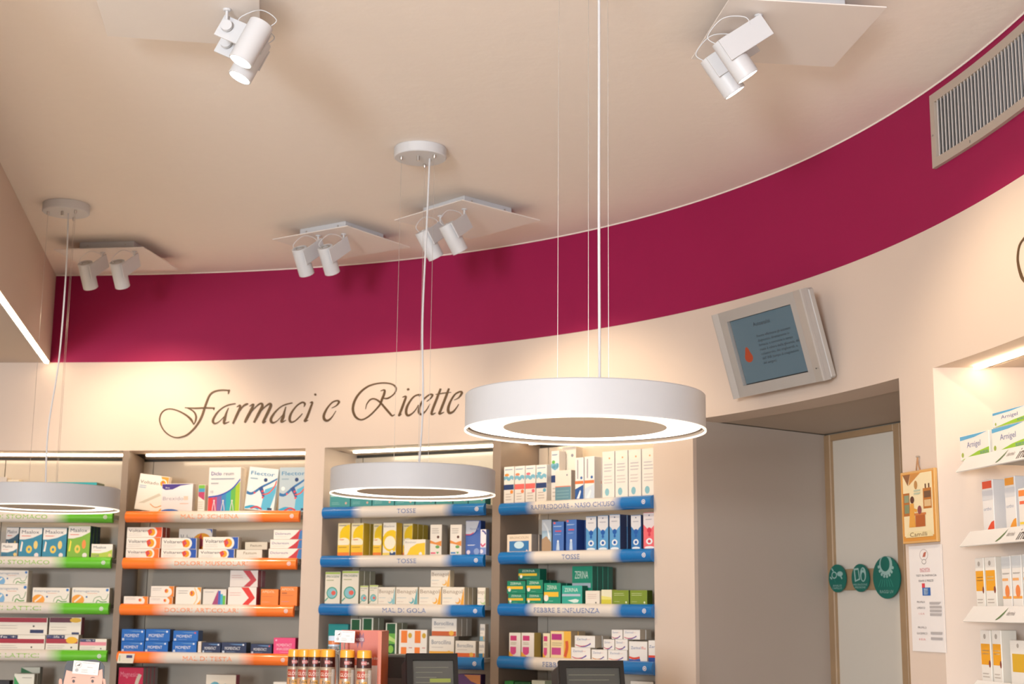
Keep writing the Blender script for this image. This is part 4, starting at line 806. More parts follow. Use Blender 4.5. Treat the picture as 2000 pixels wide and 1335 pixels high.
# ------------------------------------------------------------------ pendant ring lamps
def pendant(cx, cy, zb, label, cord_pts):
    t = thing('pendant_lamp', label, 'lamp', (cx, cy, ZC), group='ring pendant lamps')
    R, H = .300, .088; zb -= ZC
    m = MB(); m.lathe([(.0, zb + H), (R - .003, zb + H), (R, zb + H - .003), (R, zb), (R - .004, zb), (R - .004, zb + .014), (0, zb + .014)], seg=96); m.build('housing', mat('matt_lamp_enamel', (0.47, 0.475, 0.49), 0.55, noise=0.01, scale=30), t, smooth=True)
    m = MB(); m.lathe([(.288, zb + .0135), (.288, zb + .0085), (.206, zb + .0085), (.206, zb + .0135)], seg=96); m.build('ring_diffuser', RING, t, smooth=True)
    m = MB(); m.lathe([(.204, zb + .0135), (.204, zb + .007), (0, zb + .007)], seg=72); m.build('centre_disc', mat('beige_disc', (.70, .60, .50), .6, noise=.02), t, smooth=True)
    m = MB(); m.lathe([(R + .0015, zb + .001), (R + .0015, zb - .0035), (R - .003, zb - .0035), (R - .003, zb + .001)], seg=96); m.build('edge_rim', mat('acrylic_rim', (.9, .86, .78), .3, noise=.01, emit=LAMP, estr=.7), t, smooth=True)
    m = MB(); m.lathe([(R - .0041, zb + .0015), (R - .0052, zb + .0015), (R - .0052, zb + .0085), (.289, zb + .0085), (.289, zb + .0130)], seg=96); m.build('inner_trim', mat('beige_trim', (.22, .17, .13), .6, noise=.02), t, smooth=True)
    m = MB(); m.lathe([(0, 0), (.098, 0), (.100, -.002), (.100, -.036), (.097, -.039), (0, -.039)], seg=64); cn = m.build('canopy', WHITE, t, smooth=True)
    for k in range(3):
        a = math.radians(200 + 120 * k); x, y = .074 * math.cos(a), .074 * math.sin(a)
        m = MB(); m.tube([(x, y, -.045), (x, y, zb + H)], .0008, 6); m.build('suspension_wire', METAL, t)
        m = MB(); m.lathe([(0, -.039), (.0055, -.039), (.0055, -.050), (.003, -.054), (0, -.054)], x, y, 12); m.build('wire_clamp', METAL, cn, smooth=True)
        m = MB(); m.lathe([(0, zb + H + .012), (.004, zb + H + .010), (.006, zb + H), (0, zb + H)], x, y, 12); m.build('wire_anchor', METAL, t, smooth=True)
    m = MB(); m.lathe([(0, -.039), (.006, -.039), (.006, -.058), (0, -.058)], -.006, -.03, 12); m.build('grip_nut', METAL, cn, smooth=True)
    m = MB(); m.tube(catmull([(x, y, z) for x, y, z in [(cord_pts[0][0], .0, -.036)] + [(a, 0, zb + H + (0 - zb - H) * f) for a, f in cord_pts[1:-1]] + [(cord_pts[-1][0], 0, zb + H)]], 10), .0036, 8); m.build('power_cord', WHITE, t, smooth=True)
zl = aty(1142, 841, 3.559).z
pendant(.184, 3.559, zl, 'large white ring pendant nearest to the camera, its canopy out of frame', [(.037, 1), (.037, .7), (.036, .4), (.037, .1), (.037, 0)])
pendant(-.356, 5.235, 2.008, 'white ring pendant in the middle, hanging in front of blue shelves', [(.036, 1), (.030, .75), (.022, .45), (.030, .2), (.020, 0)])
pendant(-1.955, 6.06, 1.996, 'white ring pendant at far left, cut by the picture edge', [(.010, 1), (.018, .75), (.014, .45), (-.012, .2), (-.006, 0)])

# ------------------------------------------------------------------ ceiling spotlights: plate on a base box, two swivelling heads
def spot_head(t, piv, aim, l, n_side, power, lens=True, size=70):
    a = Vector(aim).normalized(); l = Vector(l); l = (l - a * l.dot(a)).normalized(); n = a.cross(l) * n_side
    piv = Vector(piv)
    c = piv - l * .096 - n * .034 + a * .028            # centre of the cylinder
    R = Matrix((l, n, -a)).transposed().to_4x4()
    T = Matrix.Translation(c) @ R
    m = MB(); m.lathe([(.0, .060), (.026, .060), (.026, .064), (.0335, .064), (.035, .0625), (.035, -.0635), (.0335, -.065), (.031, -.065), (.031, -.052), (0, -.052)], seg=40)
    hd = m.xform(T).build('lamp_head', WHITE, t, smooth=True)
    m = MB(); m.lathe([(.0305, -.0600), (0, -.0600)], seg=32); m.xform(T).build('lens', LENS, hd)
    m = MB(); m.lathe([(.016, .0605), (.0225, .0605), (.0225, .0630), (.016, .0630), (.016, .0605)], seg=24); m.xform(T).build('cooling_ring', METAL, hd)
    m = MB(); m.cbox(-.028, .120, .0355, .0415, -.006, .062, .001); m.xform(T).build('bracket', WHITE, t)
    q = Matrix.Translation(piv) @ R
    m = MB(); m.lathe([(0, -.002), (.0165, -.002), (.0165, .010), (.0155, .011), (0, .011)], seg=28)
    Rd = Matrix((l, -a, n)).transposed().to_4x4(); pos = piv - n * .0135
    m.xform(Matrix.Translation(pos) @ Rd).build('pivot_disc', WHITE, t, smooth=True)
    top = Vector((pos.x, pos.y, t.location.z - .002 - 0)) - t.location
    for o in t.children:
        pass
    P = pos + n * .004
    m = MB(); m.tube([P, (P.x, P.y, -.004)], .0042, 12); m.build('stem', WHITE, t, smooth=True)
    m = MB(); m.lathe([(0, -.0005), (.012, -.0005), (.012, -.003), (.009, -.006), (0, -.006)], P.x, P.y, 20); m.build('stem_collar', WHITE, t, smooth=True)
    e0 = c - a * .058 - l * .02; e1_ = piv - l * .02 + n * .006 - a * .02
    m = MB(); m.tube(catmull([e0, e0 - a * .035 - l * .012, (e0 + e1_) / 2 - a * .058, e1_ - a * .03, e1_], 8), .0016, 6); m.build('lead_wire', WHITE, t, smooth=True)
    d = bpy.data.lights.new('spot_beam', 'SPOT'); d.energy = power; d.color = WARMSPOT; d.spot_size = math.radians(size); d.spot_blend = .75; d.shadow_soft_size = .02
    o = bpy.data.objects.new('spot_beam', d); COL.objects.link(o); o.parent = t
    o.location = c + a * .070; o.rotation_euler = a.to_track_quat('-Z', 'Y').to_euler()
WARMSPOT = (1.0, .79, .55)
PZ = 3.262                                    # underside of the plates
def spotlight(cx, cy, rot, heads, label):
    t = thing('ceiling_spotlight', label, 'spotlight', (cx, cy, PZ), group='twin ceiling spotlights')
    Rz = Matrix.Rotation(rot, 4, 'Z')
    m = MB(); m.cbox(-.1375, .1375, -.1375, .1375, .0045, ZC - PZ - .0005, .002); b = m.xform(Rz).build('base_box', WHITE, t)
    m = MB(); m.cbox(-.225, .225, -.225, .225, 0, .004, .0008); m.xform(Rz).build('plate', mat('cream_plate', (.76, .71, .67), .5, noise=.01), t)
    for sx in (-.095, .095):
        for f in (0, 1, 2, 3):
            m = MB(); m.tube([(sx, -.1372, .04), (sx, -.1395, .04)], .004, 10); m.xform(Rz @ Matrix.Rotation(f * math.pi / 2, 4, 'Z')).build('screw', METAL, b)
    for (px, py, drop, aim, l, ns, pw, sz) in heads:
        p = atz(px, py, PZ - drop); p = p - t.location
        spot_head(t, p, aim, l, ns, pw, size=sz)
SP = SPOT_POWER
def ctr(L, R, z):
    a, b = atz(*L, z), atz(*R, z); return (a.x + b.x) / 2, (a.y + b.y) / 2
ax, ay = ctr((580, 447), (755, 457), ZC); bx, by = ctr((820, 404), (1005, 407), ZC)
AIM_A, AIM_B, AIM_C = (.22, .55, -.80), (.46, .32, -.82), (.10, .58, -.81)
L_A, L_B, L_C = (.45, .65, .55), (.35, .75, .50), (.30, .75, .57)
AIM_D, L_D, AIM_E, L_E = (-.40, -.10, -.91), (-.92, 0, .38), (.56, .10, -.82), (.82, .05, .56)
CONE = 95
spotlight(ax, ay, math.radians(-34), [(624, 482, .055, AIM_A, L_A, 1, SP * .75, CONE), (674, 479, .055, AIM_A, L_A, 1, SP * .75, CONE)], 'white twin spotlight plate left of the middle pendant canopy')
spotlight(bx, by, math.radians(43), [(863, 447, .060, AIM_B, L_B, 1, SP * 1.5, CONE), (910, 434, .060, AIM_B, L_B, 1, SP * 1.5, CONE)], 'white twin spotlight plate right of the middle pendant wires')
cA = atz(216, 471, ZC)
spotlight(cA.x, cA.y + .14, math.radians(-8), [(203, 512, .050, AIM_C, L_C, 1, SP * 1.5, CONE), (265, 510, .050, AIM_C, L_C, 1, SP * 1.5, CONE)], 'white twin spotlight plate at far left above the dark red wall')
spotlight(-.955, 3.84, math.radians(9), [(443, 53, .05, AIM_D, L_D, 1, SP, CONE), (442, 86, .05, AIM_D, L_D, 1, SP, CONE)], 'white twin spotlight at top left with lit lenses facing down left')
spotlight(.790, 3.965, math.radians(6.5), [(1484, 56, .045, AIM_E, L_E, 1, SP * 1.15, CONE), (1458, 90, .045, AIM_E, L_E, 1, SP * 1.15, CONE)], 'white twin spotlight at top right with lit lenses facing right')

# ------------------------------------------------------------------ wall sign in bronze script, cut vinyl on the curved wall
def script_letter(parent, name, strokes, org, k, mat_):
    m = MB()
    for st in strokes:
        P = [(org[0] + x / k, org[1] + y / k, w) for x, y, w in st]
        P = catmull(P, 7) if len(P) > 2 else P
        n = len(P); up, dn = [], []
        for i, p in enumerate(P):
            a, b = P[max(i - 1, 0)], P[min(i + 1, n - 1)]; dx, dy = b[0] - a[0], b[1] - a[1]; L = math.hypot(dx, dy) or 1
            h = max(.35, p[2] * .5) * 1.0
            for lst, s_ in ((up, 1), (dn, -1)):
                s_a, z = spx(p[0] - dy / L * h * s_, p[1] + dx / L * h * s_); q, _, nr = wpt(s_a)
                lst.append((q, nr, z))
        vs_ = []
        for q, nr, z in up + dn: vs_.append((q.x + nr.x * .004, q.y + nr.y * .004, z))
        for q, nr, z in up + dn: vs_.append((q.x + nr.x * .0003, q.y + nr.y * .0003, z))
        N = 2 * n; fs = []
        for i in range(n - 1):
            fs.append([i, n + i, n + i + 1, i + 1]); fs.append([i, i + 1, N + i + 1, N + i]); fs.append([n + i + 1, n + i, N + n + i, N + n + i + 1])
        fs += [[0, N, N + n, n], [n - 1, 2 * n - 1, N + 2 * n - 1, N + n - 1]]
        m.add(vs_, fs)
    return m.build(name, mat_, parent)
sign = thing('wall_sign', 'bronze script lettering Farmaci e Ricette on cream wall above shelves', 'sign')
c1, c2, c3 = ((300, 740), 10.0), ((480, 740), 10.0), ((670, 740), 8.0)
LET = [
 (c1, [[(1478, 222, 3), (1330, 215, 3), (1200, 240, 3.2), (1110, 300, 3.5), (1050, 420, 3.8), (1000, 560, 4), (950, 710, 4), (880, 850, 3.8), (780, 980, 3.2), (650, 1090, 3), (520, 1135, 2.5), (430, 1138, 2.4), (330, 1105, 2.2), (230, 1030, 2.2), (160, 930, 2.3), (125, 830, 2.5), (125, 750, 2.4), (160, 660, 2.2), (230, 600, 2.2), (320, 580, 2.2), (430, 600, 2.6), (550, 650, 3), (660, 720, 3.6), (740, 800, 4.2), (785, 890, 1)],
       [(1490, 205, 1.5), (1472, 240, 3.2), (1458, 295, .7)], [(615, 558, 1.5), (800, 568, 2.8), (1000, 562, 3), (1175, 565, 2.6)], [(1190, 550, 1.5), (1180, 575, 2.4), (1178, 608, .7)],
       [(660, 565, 1.5), (740, 600, 2.5), (800, 650, 3), (830, 720, 3.5), (825, 800, 3), (790, 885, 1)]]),
 (c1, [[(1605, 478, 1.8), (1480, 500, 2.4), (1350, 560, 2), (1240, 660, 3), (1170, 780, 4), (1165, 840, 4.5), (1200, 865, 3), (1280, 830, 1.2), (1380, 730, 1)], [(1465, 560, 1.2), (1420, 670, 3.2), (1390, 780, 5), (1375, 865, 3.5), (1430, 850, 2), (1480, 830, .7)]]),
 (c1, [[(1625, 545, 1), (1690, 510, 3), (1685, 570, 4), (1620, 720, 4.5), (1550, 870, 3)], [(1640, 690, 1), (1740, 540, 2.5), (1810, 492, 3.8), (1850, 482, 2)]]),
 (c2, [[(75, 530, 1), (150, 490, 3), (110, 600, 5), (20, 770, 5), (-20, 850, 3)], [(60, 700, 1), (200, 540, 2), (300, 475, 3.5), (325, 530, 5), (250, 680, 5), (160, 850, 3.5)], [(250, 680, 1), (380, 540, 2), (475, 480, 4), (488, 530, 5), (420, 680, 5), (340, 845, 4), (400, 822, .8)]]),
 (c2, [[(915, 465, 2), (800, 490, 2.4), (690, 540, 2), (580, 640, 3), (500, 760, 4.5), (498, 825, 5), (540, 850, 3.5), (620, 810, 1.3), (740, 680, 1)], [(785, 540, 1.5), (752, 660, 3.5), (733, 740, 5.5), (700, 835, 4), (790, 800, .7)]]),
 (c2, [[(1140, 545, .7), (1158, 480, 3.5), (1105, 455, 3), (1000, 520, 2.5), (900, 650, 3.5), (860, 760, 4.5), (880, 835, 4), (960, 820, 2.2), (1060, 730, 2), (1110, 670, .8)]]),
 (c2, [[(1255, 465, 1), (1305, 450, 3), (1270, 560, 4), (1200, 740, 4.5), (1155, 820, 4), (1225, 800, .7)], [(1345, 310, 3), (1362, 302, 4.4), (1378, 294, 3)]]),
 (c2, [[(1680, 565, .8), (1770, 520, 2), (1825, 450, 3.8), (1795, 422, 3), (1700, 450, 2.4), (1600, 560, 3), (1530, 700, 4.5), (1540, 785, 5), (1600, 810, 4), (1680, 750, 2.2), (1765, 620, .7)]]),
 (c3, [[(590, 185, 1), (650, 170, 3), (645, 230, 4), (610, 320, 4), (585, 390, 3), (520, 470, 2.6), (430, 560, 2.6), (340, 620, 2.6), (270, 633, 3.2), (200, 590, 4.2), (160, 500, 4.4), (165, 400, 4.4), (210, 290, 4), (290, 190, 3.5), (400, 110, 3), (530, 70, 2.6), (660, 60, 2.6), (770, 80, 2.8), (825, 125, 3), (825, 190, 2.4), (780, 250, 2), (700, 300, 3), (640, 300, 2.2)],
       [(355, 470, .7), (375, 390, 1.6), (430, 320, 2.4), (500, 310, 3), (580, 360, 3.5), (660, 450, 4), (730, 530, 4), (768, 572, 3), (815, 550, .7)]]),
 (c3, [[(930, 285, 1), (985, 272, 3), (950, 380, 4), (890, 540, 4), (875, 570, 3), (920, 545, .7)], [(1005, 170, 3), (1020, 160, 4), (1035, 150, 3)]]),
 (c3, [[(1190, 270, 1), (1207, 243, 3), (1130, 260, 2.5), (1060, 330, 3), (1000, 440, 4), (990, 530, 4.5), (1020, 568, 4), (1090, 530, 2), (1150, 460, 1.4), (1180, 400, .7)]]),
 (c3, [[(1310, 350, .8), (1370, 300, 2), (1400, 245, 3.3), (1350, 245, 2.5), (1260, 320, 2.5), (1200, 430, 3.5), (1190, 520, 4.5), (1230, 550, 3.5), (1300, 490, 1.5), (1360, 390, .7)]]),
 (c3, [[(1528, 148, 3), (1470, 300, 4), (1400, 480, 4), (1388, 550, 3.5), (1450, 525, .7)], [(1450, 240, 1), (1560, 220, 2.2)]]),
 (c3, [[(1658, 145, 3), (1600, 300, 4), (1530, 480, 4), (1508, 543, 3.5), (1580, 515, .7)], [(1562, 220, 2.2), (1690, 205, 1)]]),
 (c3, [[(1740, 325, .8), (1810, 290, 2), (1860, 215, 3.8), (1830, 197, 3), (1750, 240, 2.4), (1680, 350, 3.2), (1645, 460, 4.5), (1660, 525, 5), (1720, 510, 3), (1780, 440, 1.5), (1810, 390, .7)]]),
]
for (c_, st) in LET: script_letter(sign, 'letter', st, c_[0], c_[1], BRONZE)
sign2 = thing('wall_sign', 'bronze swash of another script sign, cut off at right picture edge', 'sign')
script_letter(sign2, 'letter', [[(2040, 452, 2), (2012, 456, 2), (2000, 467, 2.2), (1992, 481, 2.2), (1989, 503, 2.6), (1990.5, 518, 3.2), (1994, 532, 4), (2000, 546, 4.5), (2014, 556, 4), (2036, 550, 3), (2058, 530, 2.6)]], (0, 0), 1.0, BRONZE)

# ------------------------------------------------------------------ ventilation grille in the magenta band
g0, gz1 = spx(1822, 182); _, gz0 = spx(1824, 327)
gr = thing('ventilation_grille', 'beige metal air grille with vertical slats set in the magenta wall', 'grille')
GM = mat('beige_grille_enamel', (.42, .35, .29), .45, noise=.02)
SL = mat('grey_slat_enamel', (.66, .64, .63), .35, noise=.02)
gz1 = 3.285; gz0 = 3.035; gL = 1.05; fw = .030
def gslab(s0, s1, z0, z1, t, off, name, mm):
    m = MB(); slab(m, g0 + s0, g0 + s1, z0, z1, t, off); return m.build(name, mm, gr)
gslab(0, gL, gz1 - fw, gz1, -.0005, .014, 'frame_rail', GM); gslab(0, gL, gz0, gz0 + fw, -.0005, .014, 'frame_rail', GM)
gslab(0, fw * .9, gz0 + fw, gz1 - fw, -.0005, .014, 'frame_stile', GM); gslab(gL - fw, gL, gz0 + fw, gz1 - fw, -.0005, .014, 'frame_stile', GM)
gslab(fw, gL - fw, gz0 + fw, gz1 - fw, -.0005, .002, 'dark_back', mat('grille_dark', (.10, .085, .075), .6, noise=.05))
for k in range(int((gL - 2 * fw) / .0225)):
    s_ = g0 + fw + .006 + k * .0225
    q, tg, nr = wpt(s_); a = q + nr * .0035; b = q + nr * .0125 + tg * .0085
    m = MB(); m.prism([(a.x, a.y), (b.x, b.y), (b.x + tg.x * .006, b.y + tg.y * .006), (a.x + tg.x * .006, a.y + tg.y * .006)], gz0 + fw, gz1 - fw); m.build('slat', SL, gr)
for s_, z in ((.012, gz0 + .11), (.25, gz0 + .012), (.7, gz0 + .012)):
    q, tg, nr = wpt(g0 + s_, .0145); m = MB(); m.tube([q + Vector((0, 0, z)), q + nr * .002 + Vector((0, 0, z))], .004, 10); m.build('screw', METAL, gr)

# ------------------------------------------------------------------ tilted television on the wall
tp0, tp1 = spx(1437, 778), spx(1612, 742)
wa, _, na = wpt(tp0[0]); wb, _, nb = wpt(tp1[0])
tu = (wb - wa).normalized(); tn = Vector((tu.y, -tu.x, 0))
if tn.y > 0: tn = -tn
base0 = wa + tn * .075
pA = at_plane(1437, 778, base0, tn); pB = at_plane(1616, 742, base0, tn)
tvw = (pB - pA).dot(tu); tvz = (pA.z + pB.z) / 2
tilt = math.radians(17)
def tvh(px, py):     # extent along the tilted face
    upv = Vector((0, 0, 1)) * math.cos(tilt) + tn * math.sin(tilt); nn = tn * math.cos(tilt) - Vector((0, 0, 1)) * math.sin(tilt)
    p = at_plane(px, py, Vector((pA.x, pA.y, tvz)), nn) - Vector((pA.x, pA.y, tvz)); return p.dot(tu), p.dot(upv)
TH = (tvh(1397, 612)[1] + tvh(1578, 562)[1]) / 2
tv = thing('television', 'silver flat television tilted out from wall above the doorway', 'television', (pA.x, pA.y, tvz))
# local axes: X along the wall, Y into the wall, Z up the tilted face
Rt = Matrix((tu, -(tn * math.cos(tilt) - Vector((0, 0, 1)) * math.sin(tilt)), Vector((0, 0, 1)) * math.cos(tilt) + tn * math.sin(tilt))).transposed().to_4x4()
tv.rotation_euler = Rt.to_euler()
SILV = mat('silver_plastic', (.44, .42, .40), .32, metal=.3, noise=.02, scale=30); SILD = mat('grey_plastic_shell', (.38, .35, .32), .45, noise=.03)
def tl(px, py): u, v = tvh(px, py); return u, v
sa, sb = tl(1423, 628), tl(1546, 593); sc, sd = tl(1448, 754), tl(1576, 727)
su0, su1 = (sa[0] + sc[0]) / 2, (sb[0] + sd[0]) / 2; sv0, sv1 = (sc[1] + sd[1]) / 2, (sa[1] + sb[1]) / 2
TWd = max(tvw, su1 + .05)
m = MB()
for b in ((0, su0, 0, TH), (su1, TWd, 0, TH), (su0, su1, 0, sv0), (su0, su1, sv1, TH)): m.box(b[0], b[1], .0, .02, b[2], b[3])
m.build('bezel', SILV, tv)
pr = [(su1 + .035, -.0005), (TWd - .004, -.0005), (TWd - .002, -.010), (TWd - .018, -.016)]
m = MB(); m.prism([(su1 + .03, -.0005), (TWd, -.0005), (TWd, -.012), (TWd - .006, -.014)][::-1], .0, TH); m.build('side_wing', SILV, tv)
m = MB(); m.prism([(0, -.0005), (.028, -.0005), (.004, -.012), (0, -.012)][::-1], .0, TH); m.build('side_wing', SILV, tv)
m = MB(); m.cbox(.0, TWd, .0205, .05, .002, TH - .002, .006); m.build('back_shell', SILD, tv)
SCR = mat('lcd_screen', (.045, .06, .07), .12, noise=.02, emit=lin('5f7884'), estr=.34)
m = MB(); m.box(su0 + .010, su1 - .002, .010, .016, sv0 + .004, sv1 - .002); m.build('screen', SCR, tv)
m = MB(); m.box(su0, su1, .0165, .0195, sv0, sv1); m.build('screen_gasket', BLACK, tv)
sw, sh_ = su1 - su0, sv1 - sv0
INK = mat('screen_ink', (.012, .014, .018), .5, noise=.02)
m = MB()
def stx(txt, u, v, h, w):
    vs_, fs, ww = text_geo(txt); k = w * sw / ww
    m.add([(su0 + u * sw + x * k, .0096, sv0 + v * sh_ + y * h * sh_) for x, y in vs_], fs)
stx('Autoanalisi', .36, .83, .062, .26)
lines = ['Potete effettuare gli autotest', 'diagnostici, direttamente in', 'farmacia, e conoscere in tempo', 'reale il valore della glicemia, del', 'colesterolo, dei trigliceridi, e', "dell' INR (tempo di coagulazione", 'del sangue).']
for i, L_ in enumerate(lines): stx(L_, .37, .66 - .068 * i, .040, min(.60, .0172 * len(L_)))
m.build('screen_text', INK, tv)
m = MB(); cu, cv = su0 + .17 * sw, sv0 + .40 * sh_
dr = [(math.sin(a) * .062 * (1 if abs(a) < 2 else .7), -math.cos(a) * .075 if abs(a) < 1.9 else -math.cos(a) * .16) for a in [math.pi * (-1 + 2 * i / 24) for i in range(25)]][:-1]
m.add([(cu + x * sw, .0095, cv + y * sh_) for x, y in dr], [list(range(len(dr)))]); m.build('screen_drop', mat('screen_red', lin('8a3418'), .5, noise=.02, emit=lin('8a3418'), estr=.3), tv)
m = MB(); m.cbox(TWd * .3, TWd * .7, .05, .075, TH * .2, TH * .7, .004); m.build('wall_bracket', SILD, tv)
for k in range(3):
    m = MB(); m.tube([(su1 + .058 + .012 * k, -.0105, .05), (su1 + .058 + .012 * k, -.004, .05)], .0022, 8); m.build('indicator', BLACK, tv)

# ------------------------------------------------------------------ picture tile and notice on the pier, discs on the door
def wall_panel(corners, off, thick):
    """flat panel on the wall between pixel corners (left, top, right, bottom)"""
    x0, y0, x1, y1 = corners
    s0, _ = spx(x0, (y0 + y1) / 2); s1, _ = spx(x1, (y0 + y1) / 2)
    z1 = spx((x0 + x1) / 2, y0)[1]; z0 = spx((x0 + x1) / 2, y1)[1]
    a, _, n1 = wpt(s0); b, _, n2 = wpt(s1); u = (b - a).normalized(); n = Vector((u.y, -u.x, 0))
    if n.x > 0: n = -n
    return a + n * off, u, n, (b - a).length, z0, z1
o_, u_, n_, w_, z0, z1 = wall_panel((1769, 918, 1836, 1060), .004, .012)
tile = thing('picture_tile', 'ceramic tile picture of an old pharmacy hung on pier', 'picture', (o_.x, o_.y, z0), math.atan2(u_.y, u_.x))
hgt = z1 - z0
m = MB(); m.cbox(0, w_, -.012, .0, 0, hgt, .0015, 'd8a868'); m.build('tile_body', CARTON, tile)
F = Face(0, 0, w_, hgt, -.012)
F.draw([('r', .03, .03, .97, .97, 'd8943c'), ('r', .07, .10, .93, .96, 'ecdcb4'), ('p', [(.07, .96), (.3, .96), (.22, .80)], '8a5a34'), ('p', [(.3, .96), (.6, .96), (.24, .80)], 'c88a44'), ('r', .07, .38, .26, .70, 'b06a2c'), ('r', .10, .42, .24, .54, '7c8c6c'), ('r', .10, .57, .24, .67, '88987c'),
        ('r', .66, .46, .90, .74, 'b8722c'), ('r', .69, .49, .88, .58, 'd8b888'), ('r', .69, .61, .88, .70, '6c4c34'), ('r', .72, .74, .76, .80, '6a4430'), ('r', .82, .74, .86, .80, '6a4430'), ('o', .46, .80, .05, .06, 'b88850'),
        ('o', .34, .60, .06, .05, '5a3020'), ('p', [(.22, .22), (.42, .22), (.38, .55), (.28, .55)], 'e0a040'), ('p', [(.3, .5), (.48, .46), (.46, .42), (.3, .46)], 'e0a040'), ('r', .42, .22, .70, .38, 'b05c24'), ('r', .39, .38, .73, .41, 'c8783c'), ('o', .55, .45, .06, .06, '8c4a4c'), ('g', .4, .66, .62, .74, 2, 'b4c0a8'),
        ('p', [(.1, .08), (.2, .16), (.84, .16), (.92, .08)], 'e8d8a8'), ('t', 'Camilli', .24, .09, .06, '6a4424', .5, 1)])
F.m.build('painting', CARTON, tile); F.t.build('lettering', CARTON, tile)
m = MB(); hx = w_ * .48; m.tube(catmull([(hx - .012, -.004, hgt), (hx - .004, -.006, hgt + .022), (hx, -.004, hgt + .045), (hx + .004, -.006, hgt + .022), (hx + .012, -.004, hgt)], 5), .0022, 6); m.build('hanging_cord', mat('raffia', (.36, .19, .09), .8, noise=.1), tile)
m = MB(); m.tube([(hx, .003, hgt + .046), (hx, -.010, hgt + .046)], .003, 8); m.build('nail', METAL, tile)
o_, u_, n_, w_, z0, z1 = wall_panel((1780, 1064, 1845, 1272), .0015, .001)
nt_ = thing('paper_notice', 'white printed paper notice taped below the tile picture', 'notice', (o_.x, o_.y, z0), math.atan2(u_.y, u_.x))
hgt = z1 - z0
m = MB(); m.box(0, w_, -.001, 0, 0, hgt, 'ece8e8'); m.build('sheet', CARTON, nt_)
F = Face(0, 0, w_, hgt, -.001)
F.draw([('o', .46, .91, .13, .055, 'b8b0b0'), ('o', .46, .91, .115, .048, 'ece8e8'), ('p', [(.42, .89), (.5, .89), (.54, .94), (.46, .93)], 'b86450'), ('o', .46, .845, .07, .025, '9a9494'), ('o', .46, .845, .055, .018, 'ece8e8'), ('t', 'NOVITA', .33, .755, .032, 'd06470', .30, 1), ('r', .33, .748, .63, .751, 'd06470'), ('t', 'TEST IN FARMACIA', .2, .705, .020, '6a6668', .62, 1), ('t', 'ESAMI E PREZZI', .28, .655, .020, '6a6668', .44, 1),
        ('r', .37, .595, .46, .640, 'd8404c'), ('r', .38, .525, .62, .60, '2464b4'), ('g', .42, .535, .58, .59, 3, 'a8c4e8'), ('t', 'PROFILO', .2, .455, .020, '7a7678', .24, 1), ('t', 'LIPIDICO', .2, .40, .020, '7a7678', .24, 1), ('t', '5 EUR', .24, .345, .018, 'e0a8a8', .18, 1), ('g', .58, .33, .95, .47, 4, 'b4b0b2'),
        ('t', 'PROFILO', .2, .215, .020, '7a7678', .26, 1), ('t', 'GLICEMICO', .16, .160, .020, '7a7678', .32, 1), ('t', '8 EUR', .22, .105, .018, 'e09898', .2, 1), ('g', .58, .10, .95, .20, 2, 'b4b0b2')])
F.m.build('print', CARTON, nt_); F.t.build('lettering', CARTON, nt_)
TEALD = '0c6c60'
def disc(px, py, ry, label, kind):
    p = at_plane(px, py, D1 + dn * .034, dn); r = ry * (p - EYE).dot(FWD) / FPX
    t = thing('round_sign', label, 'sign', (p.x, p.y, p.z), drz, group='teal round signs on the door')
    m = MB(); n = 40
    ring = [(r * math.cos(2 * math.pi * k / n), r * math.sin(2 * math.pi * k / n)) for k in range(n)]
    m.add([(x, -.003, z) for x, z in ring] + [(x, .003, z) for x, z in ring], [list(range(n)), list(range(n, 2 * n))[::-1]] + [[k, n + k, n + (k + 1) % n, (k + 1) % n] for k in range(n)], TEALD)
    m.build('disc_body', CARTON, t)
    F = Face(-r, -r, 2 * r, 2 * r, -.003); g = '9cc0bc'
    if kind == 0: F.draw([('o', .34, .62, .16, .13, g), ('o', .34, .62, .115, .09, TEALD), ('o', .68, .66, .17, .09, g), ('w', [(.1, .55), (.2, .48)], .03, g), ('w', [(.2, .86), (.3, .76)], .03, g), ('w', [(.72, .58), (.8, .48)], .03, g), ('w', [(.35, .48), (.4, .36)], .012, '3a8c80'), ('t', 'ANALISI', .24, .21, .07, g, .52, 1), ('t', 'CAPELLO', .22, .12, .07, g, .56, 1)])
    elif kind == 1: F.draw([('p', [(.14, .84), (.42, .86), (.5, .44), (.2, .36)], g), ('p', [(.21, .78), (.39, .79), (.44, .48), (.26, .42)], TEALD), ('o', .68, .62, .17, .26, g), ('o', .68, .55, .10, .15, TEALD), ('o', .66, .80, .05, .04, '5a9c94'), ('t', 'MISURAZIONE', .1, .23, .07, g, .8, 1), ('t', 'PRESSIONE', .2, .13, .07, g, .6, 1)])
    else:
        els = [('o', .5, .80, .24, .25, g)]
        for a in range(-170, -5, 22):
            q = math.radians(a); els.append(('c', .5 + .27 * math.cos(q), .80 + .28 * math.sin(q), .038, g))
        els.append(('o', .48, .82, .17, .18, TEALD))
        for k in range(6): u = .26 + .09 * k; els.append(('w', [(u + (.5 - u) * .25, .46), (u, .36), (u - (.5 - u) * .2, .28)], .008, '3f9c8c'))
        els.append(('t', 'RAGGI UV', .26, .13, .075, g, .5, 1)); F.draw(els)
    F.m.build('symbol', CARTON, t); F.t.build('lettering', CARTON, t)
disc(1636, 1129, 27, 'small teal round sign with scalp symbols, leftmost on the door', 0)
disc(1681, 1128, 27, 'small teal round sign with two boxes, middle on the door', 1)
disc(1732, 1127, 41, 'larger teal round sign with sun rays on the door', 2)

